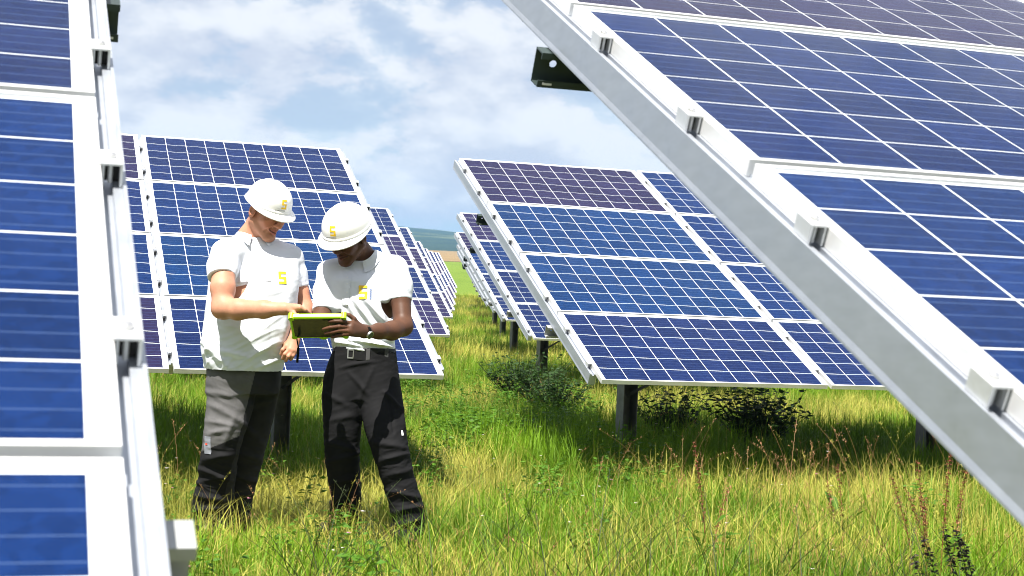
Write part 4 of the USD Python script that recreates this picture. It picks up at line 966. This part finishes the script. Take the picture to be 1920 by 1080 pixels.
    vs.put(pcone(w(688, 494, 7.92), w(738, 506, 7.89), .055, .072), .05); vs.put(pcone(w(672, 494, 7.92), w(620, 512, 7.90), .055, .064), .05)
    for p in pchain([w(738, 506, 7.88), w(748, 535, 7.85), w(751, 572, 7.81)], [.070, .066, .0605]): vs.put(p, .03)
    for p in pchain([w(620, 512, 7.90), w(611, 545, 7.87), w(606, 590, 7.80)], [.062, .060, .056]): vs.put(p, .03)
    def cutplane(P0, dirv, rad):
        dirv = dirv / np.linalg.norm(dirv)
        f = lambda X, Y, Z: np.maximum(-((X - P0[0]) * dirv[0] + (Y - P0[1]) * dirv[1] + (Z - P0[2]) * dirv[2]), np.sqrt((X - P0[0]) ** 2 + (Y - P0[1]) ** 2 + (Z - P0[2]) ** 2) - rad)
        return f, P0 - rad, P0 + rad
    vs.put(cutplane(w(751, 565, 7.82), w(752, 572, 7.81) - w(748, 535, 7.85), .105), .004, True)
    vs.put(cutplane(w(606, 583, 7.81), w(606, 590, 7.80) - w(611, 545, 7.87), .10), .004, True)
    vs.put(pcone(w(681, 484, 7.92), w(679, 462, 7.89), .060, .080), .012, True)
    v, q = vs.mesh(); v = relax(v, q, 7); n = vnormals(v, q); P = pix(v); low = np.clip((P[:, 1] - 560) / 90, 0, 1)
    dsp = wrinkle(v, 7, 17, .0042, 23, -.6) * (.35 + low) + 2.0 * folds(v, n, [(662, 560, 700, 612, 5, .009), (680, 556, 722, 606, 5, .008), (650, 566, 680, 615, 5, .006), (720, 530, 702, 508, 4, -.006), (728, 545, 712, 520, 4, -.006), (735, 560, 728, 600, 5, -.006), (745, 520, 765, 545, 5, .004),
             (630, 640, 690, 652, 4, .008), (650, 636, 720, 646, 4, .008), (690, 640, 738, 652, 4, .009), (640, 652, 700, 660, 3, .006), (715, 634, 736, 640, 4, .007), (612, 540, 622, 580, 5, .004)])
    v = v + n * dsp[:, None]
    sh = obj('polo_shirt', (v - o, q), M['shirt'], t, smooth=True)
    fd = frame_of(-14, 6)
    sn = vnormals(v, q); collar(sh, v - o, sn, w(680, 487, 7.91) - o, w(676, 460, 7.88) - w(681, 487, 7.93), fd[1], 22)
    ce = w(680, 547, 7.75); n0 = frame_of(10, 4)
    obj('logo', decal(s_mark(.072), ce - o, n0[0], np.array([0, 0, 1.0]), n0[1], v - o, .003, tn=sn), M['logo'], sh)
    k = [(.036, y, .044, y + .0075) for y in np.linspace(-.034, .012, 5)]
    obj('lettering', decal(k, ce - o, n0[0], np.array([0, 0, 1.0]), n0[1], v - o, .003, tn=sn), M['logo_blue'], sh)
    obj('placket', decal([(-.017, -.11, .017, .04)], w(650, 527, 7.76) - o, fd[0], np.array([.03, 0, 1.0]), fd[1], v - o, .0028, tn=sn), M['shirt'], sh)
    for py in (512, 530, 548): obj('button', decal([(-.004, -.004, .004, .004)], w(650, py, 7.76) - o, fd[0], np.array([0, 0, 1.0]), fd[1], v - o, .0050, tn=sn), M['back'], sh)
    # --- trousers, belt
    vt = Vol(np.array([-1.12, 7.58, .0]), np.array([-.40, 8.25, 1.10]), .0046)
    vt.put(ploft([(652, 627, 739, 7.92, .130), (675, 625, 741, 7.92, .134), (710, 616, 745, 7.91, .134), (745, 612, 748, 7.90, .126)], 0, 2.3), .01)
    vt.put(ploft(legL, 0, 2.2), .03); vt.put(ploft(legR, 0, 2.2), .03)
    v, q = vt.mesh(); v = relax(v, q, 4); n = vnormals(v, q); P = pix(v); low = np.clip((P[:, 1] - 780) / 80, 0, 1)
    dsp = wrinkle(v, 8, 20, .0045, 31, .35) * (.45 + .8 * low) + 1.5 * folds(v, n, [(640, 690, 700, 678, 4, .006), (655, 700, 690, 740, 5, .006), (700, 690, 670, 760, 5, .006), (720, 735, 752, 770, 4, .009), (752, 750, 758, 800, 5, .009), (728, 745, 738, 810, 3, -.006), (610, 740, 650, 760, 6, .006), (615, 790, 665, 780, 6, .006),
             (615, 830, 668, 845, 6, .009), (618, 865, 672, 850, 5, .008), (622, 905, 672, 895, 6, .009), (628, 935, 674, 925, 5, .009), (632, 965, 674, 955, 5, .009), (700, 830, 762, 842, 6, .009), (712, 865, 770, 850, 5, .008), (722, 895, 780, 880, 6, .008), (730, 920, 785, 935, 5, .009), (740, 960, 795, 948, 5, .010), (742, 985, 796, 975, 5, .010)])
    v = v + n * dsp[:, None]
    tr = obj('work_trousers', (v - o, q), M['trousers'], t, smooth=True, color=np.tile([.011, .011, .012], (len(v), 1)))
    M['white_thread'] = simple('white_thread', (.7, .7, .7), .8)
    obj('white_tab', decal([(-.007, -.013, .007, .013)], w(757, 812, 7.72) - o, np.array([.6, .8, 0]), np.array([0, 0, 1.0]), np.array([.6, -.8, 0]), v - o, .003), M['white_thread'], tr)
    vb = Vol(np.array([-1.12, 7.62, .88]), np.array([-.42, 8.22, 1.10]), .0042)
    vb.put(ploft([(650, 625.5, 740.5, 7.92, .1345), (674, 624, 741.5, 7.92, .1375)], .004, 2.3), .006)
    bv, bq = vb.mesh(); bl = obj('belt', (bv - o, bq), M['leather'], t, smooth=40)
    bc = w(653, 663, 7.79)
    obj('buckle', decal([(-.003, -.024, .003, .024), (.003, .018, .03, .024), (.003, -.024, .03, -.018), (.027, -.018, .031, .018)], bc - o, np.array([1., -.25, 0]), np.array([0, 0, 1.]), np.array([-.25, -1., 0]), bv - o, .004), M['buckle'], bl)
    M['loop'] = simple('belt_loop_cloth', (.05, .05, .052), .8)
    for px in (690, 725): obj('belt_loop', decal([(-.010, -.034, .010, .032)], w(px, 663, 7.79) - o, np.array([1., .1, 0]), np.array([0, 0, 1.]), np.array([.1, -1., 0]), bv - o, .004), M['loop'], bl)
    # --- wrist watch
    c0 = w(684, 622, 7.465); ax = (w(710, 621, 7.56) - w(684, 622, 7.46)); ax /= np.linalg.norm(ax)
    e1 = np.cross(ax, [0, 0, 1.0]); e1 /= np.linalg.norm(e1); e2 = np.cross(ax, e1); th = np.linspace(0, 2 * np.pi, 33)[:-1]; mb = MB()
    ring = np.cos(th)[:, None] * e1 + np.sin(th)[:, None] * e2
    G = [c0 + ring * r_ + ax * a_ for r_, a_ in ((.030, -.011), (.0345, -.010), (.0345, .010), (.030, .011))]; k = np.arange(32)
    for i in range(4):
        j = (i + 1) % 4; mb.add(np.vstack([G[i], G[j]]), np.stack([k, (k + 1) % 32, (k + 1) % 32 + 32, k + 32], 1))
    wt = obj('wrist_watch', tuple([mb.get()[0] - o, mb.get()[1]]), M['tablet_black'], t, smooth=40)
    dn = -cF * .95 - cU * .25; dn /= np.linalg.norm(dn); dn -= ax * (dn @ ax); dn /= np.linalg.norm(dn); p0 = c0 + dn * .031 - o
    M['dial'] = simple('watch_dial', (.03, .04, .03), .2)
    obj('case', cyl(p0, p0 + dn * .010, .0205, 24), M['buckle'], wt); obj('dial', cyl(p0 + dn * .010, p0 + dn * .0115, .0170, 24), M['dial'], wt)
    for px, d in ((652, 8.02), (772, 7.80)):
        g = on_ground(px, d); bt = Vol(g - [.20, .26, .02], g + [.20, .16, .17], .006); f2 = np.array([-.3 if px < 700 else .25, -.94, 0])
        bt.put(pcone(g + [0, 0, .15], g + [0, 0, .06], .052, .055), .02); bt.put(pcone(g + [0, 0, .045], g + f2 * .17 + [0, 0, .036], .050, .042), .03)
        bt.keep(lambda X, Y, Z: (g[2] + .002 - Z)); bv, bq = bt.mesh(); obj('boot', (bv - o, bq), M['leather'], t, smooth=True)
    make_helmet(t, c - o, R, sc, (.012, .080))
build_man_right()

# ------------------------------------------------------------------ the tablet between them
def build_tablet():
    o = at(598, 611, 7.42); t = thing('tablet', 'rugged tablet computer in a lime green bumper case held by the two men', 'tablet', None, o)
    X = np.array([1.0, .03, .05]); X /= np.linalg.norm(X); Yv = np.array([0, -.84, .545]); Yv -= X * (X @ Yv); Yv /= np.linalg.norm(Yv); Z = np.cross(X, Yv)   # Z: out of the screen
    def slab(w, h, z0, z1, r, ch=.003):
        import shapely.geometry as sg
        b = sg.box(-w + r, -h + r, w - r, h - r).buffer(r, 8); P = np.asarray(b.exterior.coords)[:-1]; k = len(P); c0 = np.zeros(2)
        ins = np.asarray(sg.box(-w + r, -h + r, w - r, h - r).buffer(r - ch, 8).exterior.coords)[:-1]
        if len(ins) != k: ins = P * (1 - ch / w)
        rows = [np.c_[ins, np.full(k, z0)], np.c_[P, np.full(k, z0 + ch)], np.c_[P, np.full(k, z1 - ch)], np.c_[ins, np.full(k, z1)]]
        v = np.vstack(rows + [[[0, 0, z0]], [[0, 0, z1]]]); i = np.arange(k); j = (i + 1) % k
        f = np.vstack([np.stack([i + a * k, j + a * k, j + a * k + k], 1) for a in range(3)] + [np.stack([i + a * k, j + a * k + k, i + a * k + k], 1) for a in range(3)] + [np.stack([j, i, np.full(k, 4 * k)], 1), np.stack([i + 3 * k, j + 3 * k, np.full(k, 4 * k + 1)], 1)])
        return v[:, :1] * X + v[:, 1:2] * Yv + v[:, 2:] * Z, f
    W, H = .138, .098
    s = obj('bumper', slab(W, H, -.013, .013, .016, .005), M['lime'], t, smooth=35)
    obj('back_cover', slab(W - .014, H - .016, -.0155, -.0125, .010, .001), M['tablet_black'], t, smooth=35)
    obj('screen', slab(W - .014, H - .014, .0125, .0142, .008, .0006), M['screen'], t, smooth=35)
    for i, (sx, sy) in enumerate(((-1, -1), (1, -1), (1, 1), (-1, 1))):
        ce = sx * (W - .011) * X + sy * (H - .011) * Yv
        obj('corner_guard', trimesh.Trimesh(*cyl(ce - .0165 * Z, ce + .0155 * Z, .0145, 20), process=False), M['lime'], s, smooth=40)
    kb = .014 * X - (H + .002) * Yv; obj('hand_strap_knob', cyl(kb - .024 * Z, kb + .006 * Z, .022, 24), M['lime'], s, smooth=40)
    # stylus on a short tether at the lower left corner
    a = -(W - .018) * X - H * Yv; mb = MB(); pts = [a, a + np.array([.008, -.01, -.03]), a + np.array([.014, -.012, -.055])]
    for i in range(2): mb.add(*cyl(pts[i], pts[i + 1], .0035, 8))
    obj('tether', mb.get(), M['tablet_black'], t); obj('stylus', cyl(pts[2], pts[2] + np.array([-.003, 0, -.075]), .0065, 12), M['tablet_black'], t, smooth=40)
build_tablet()
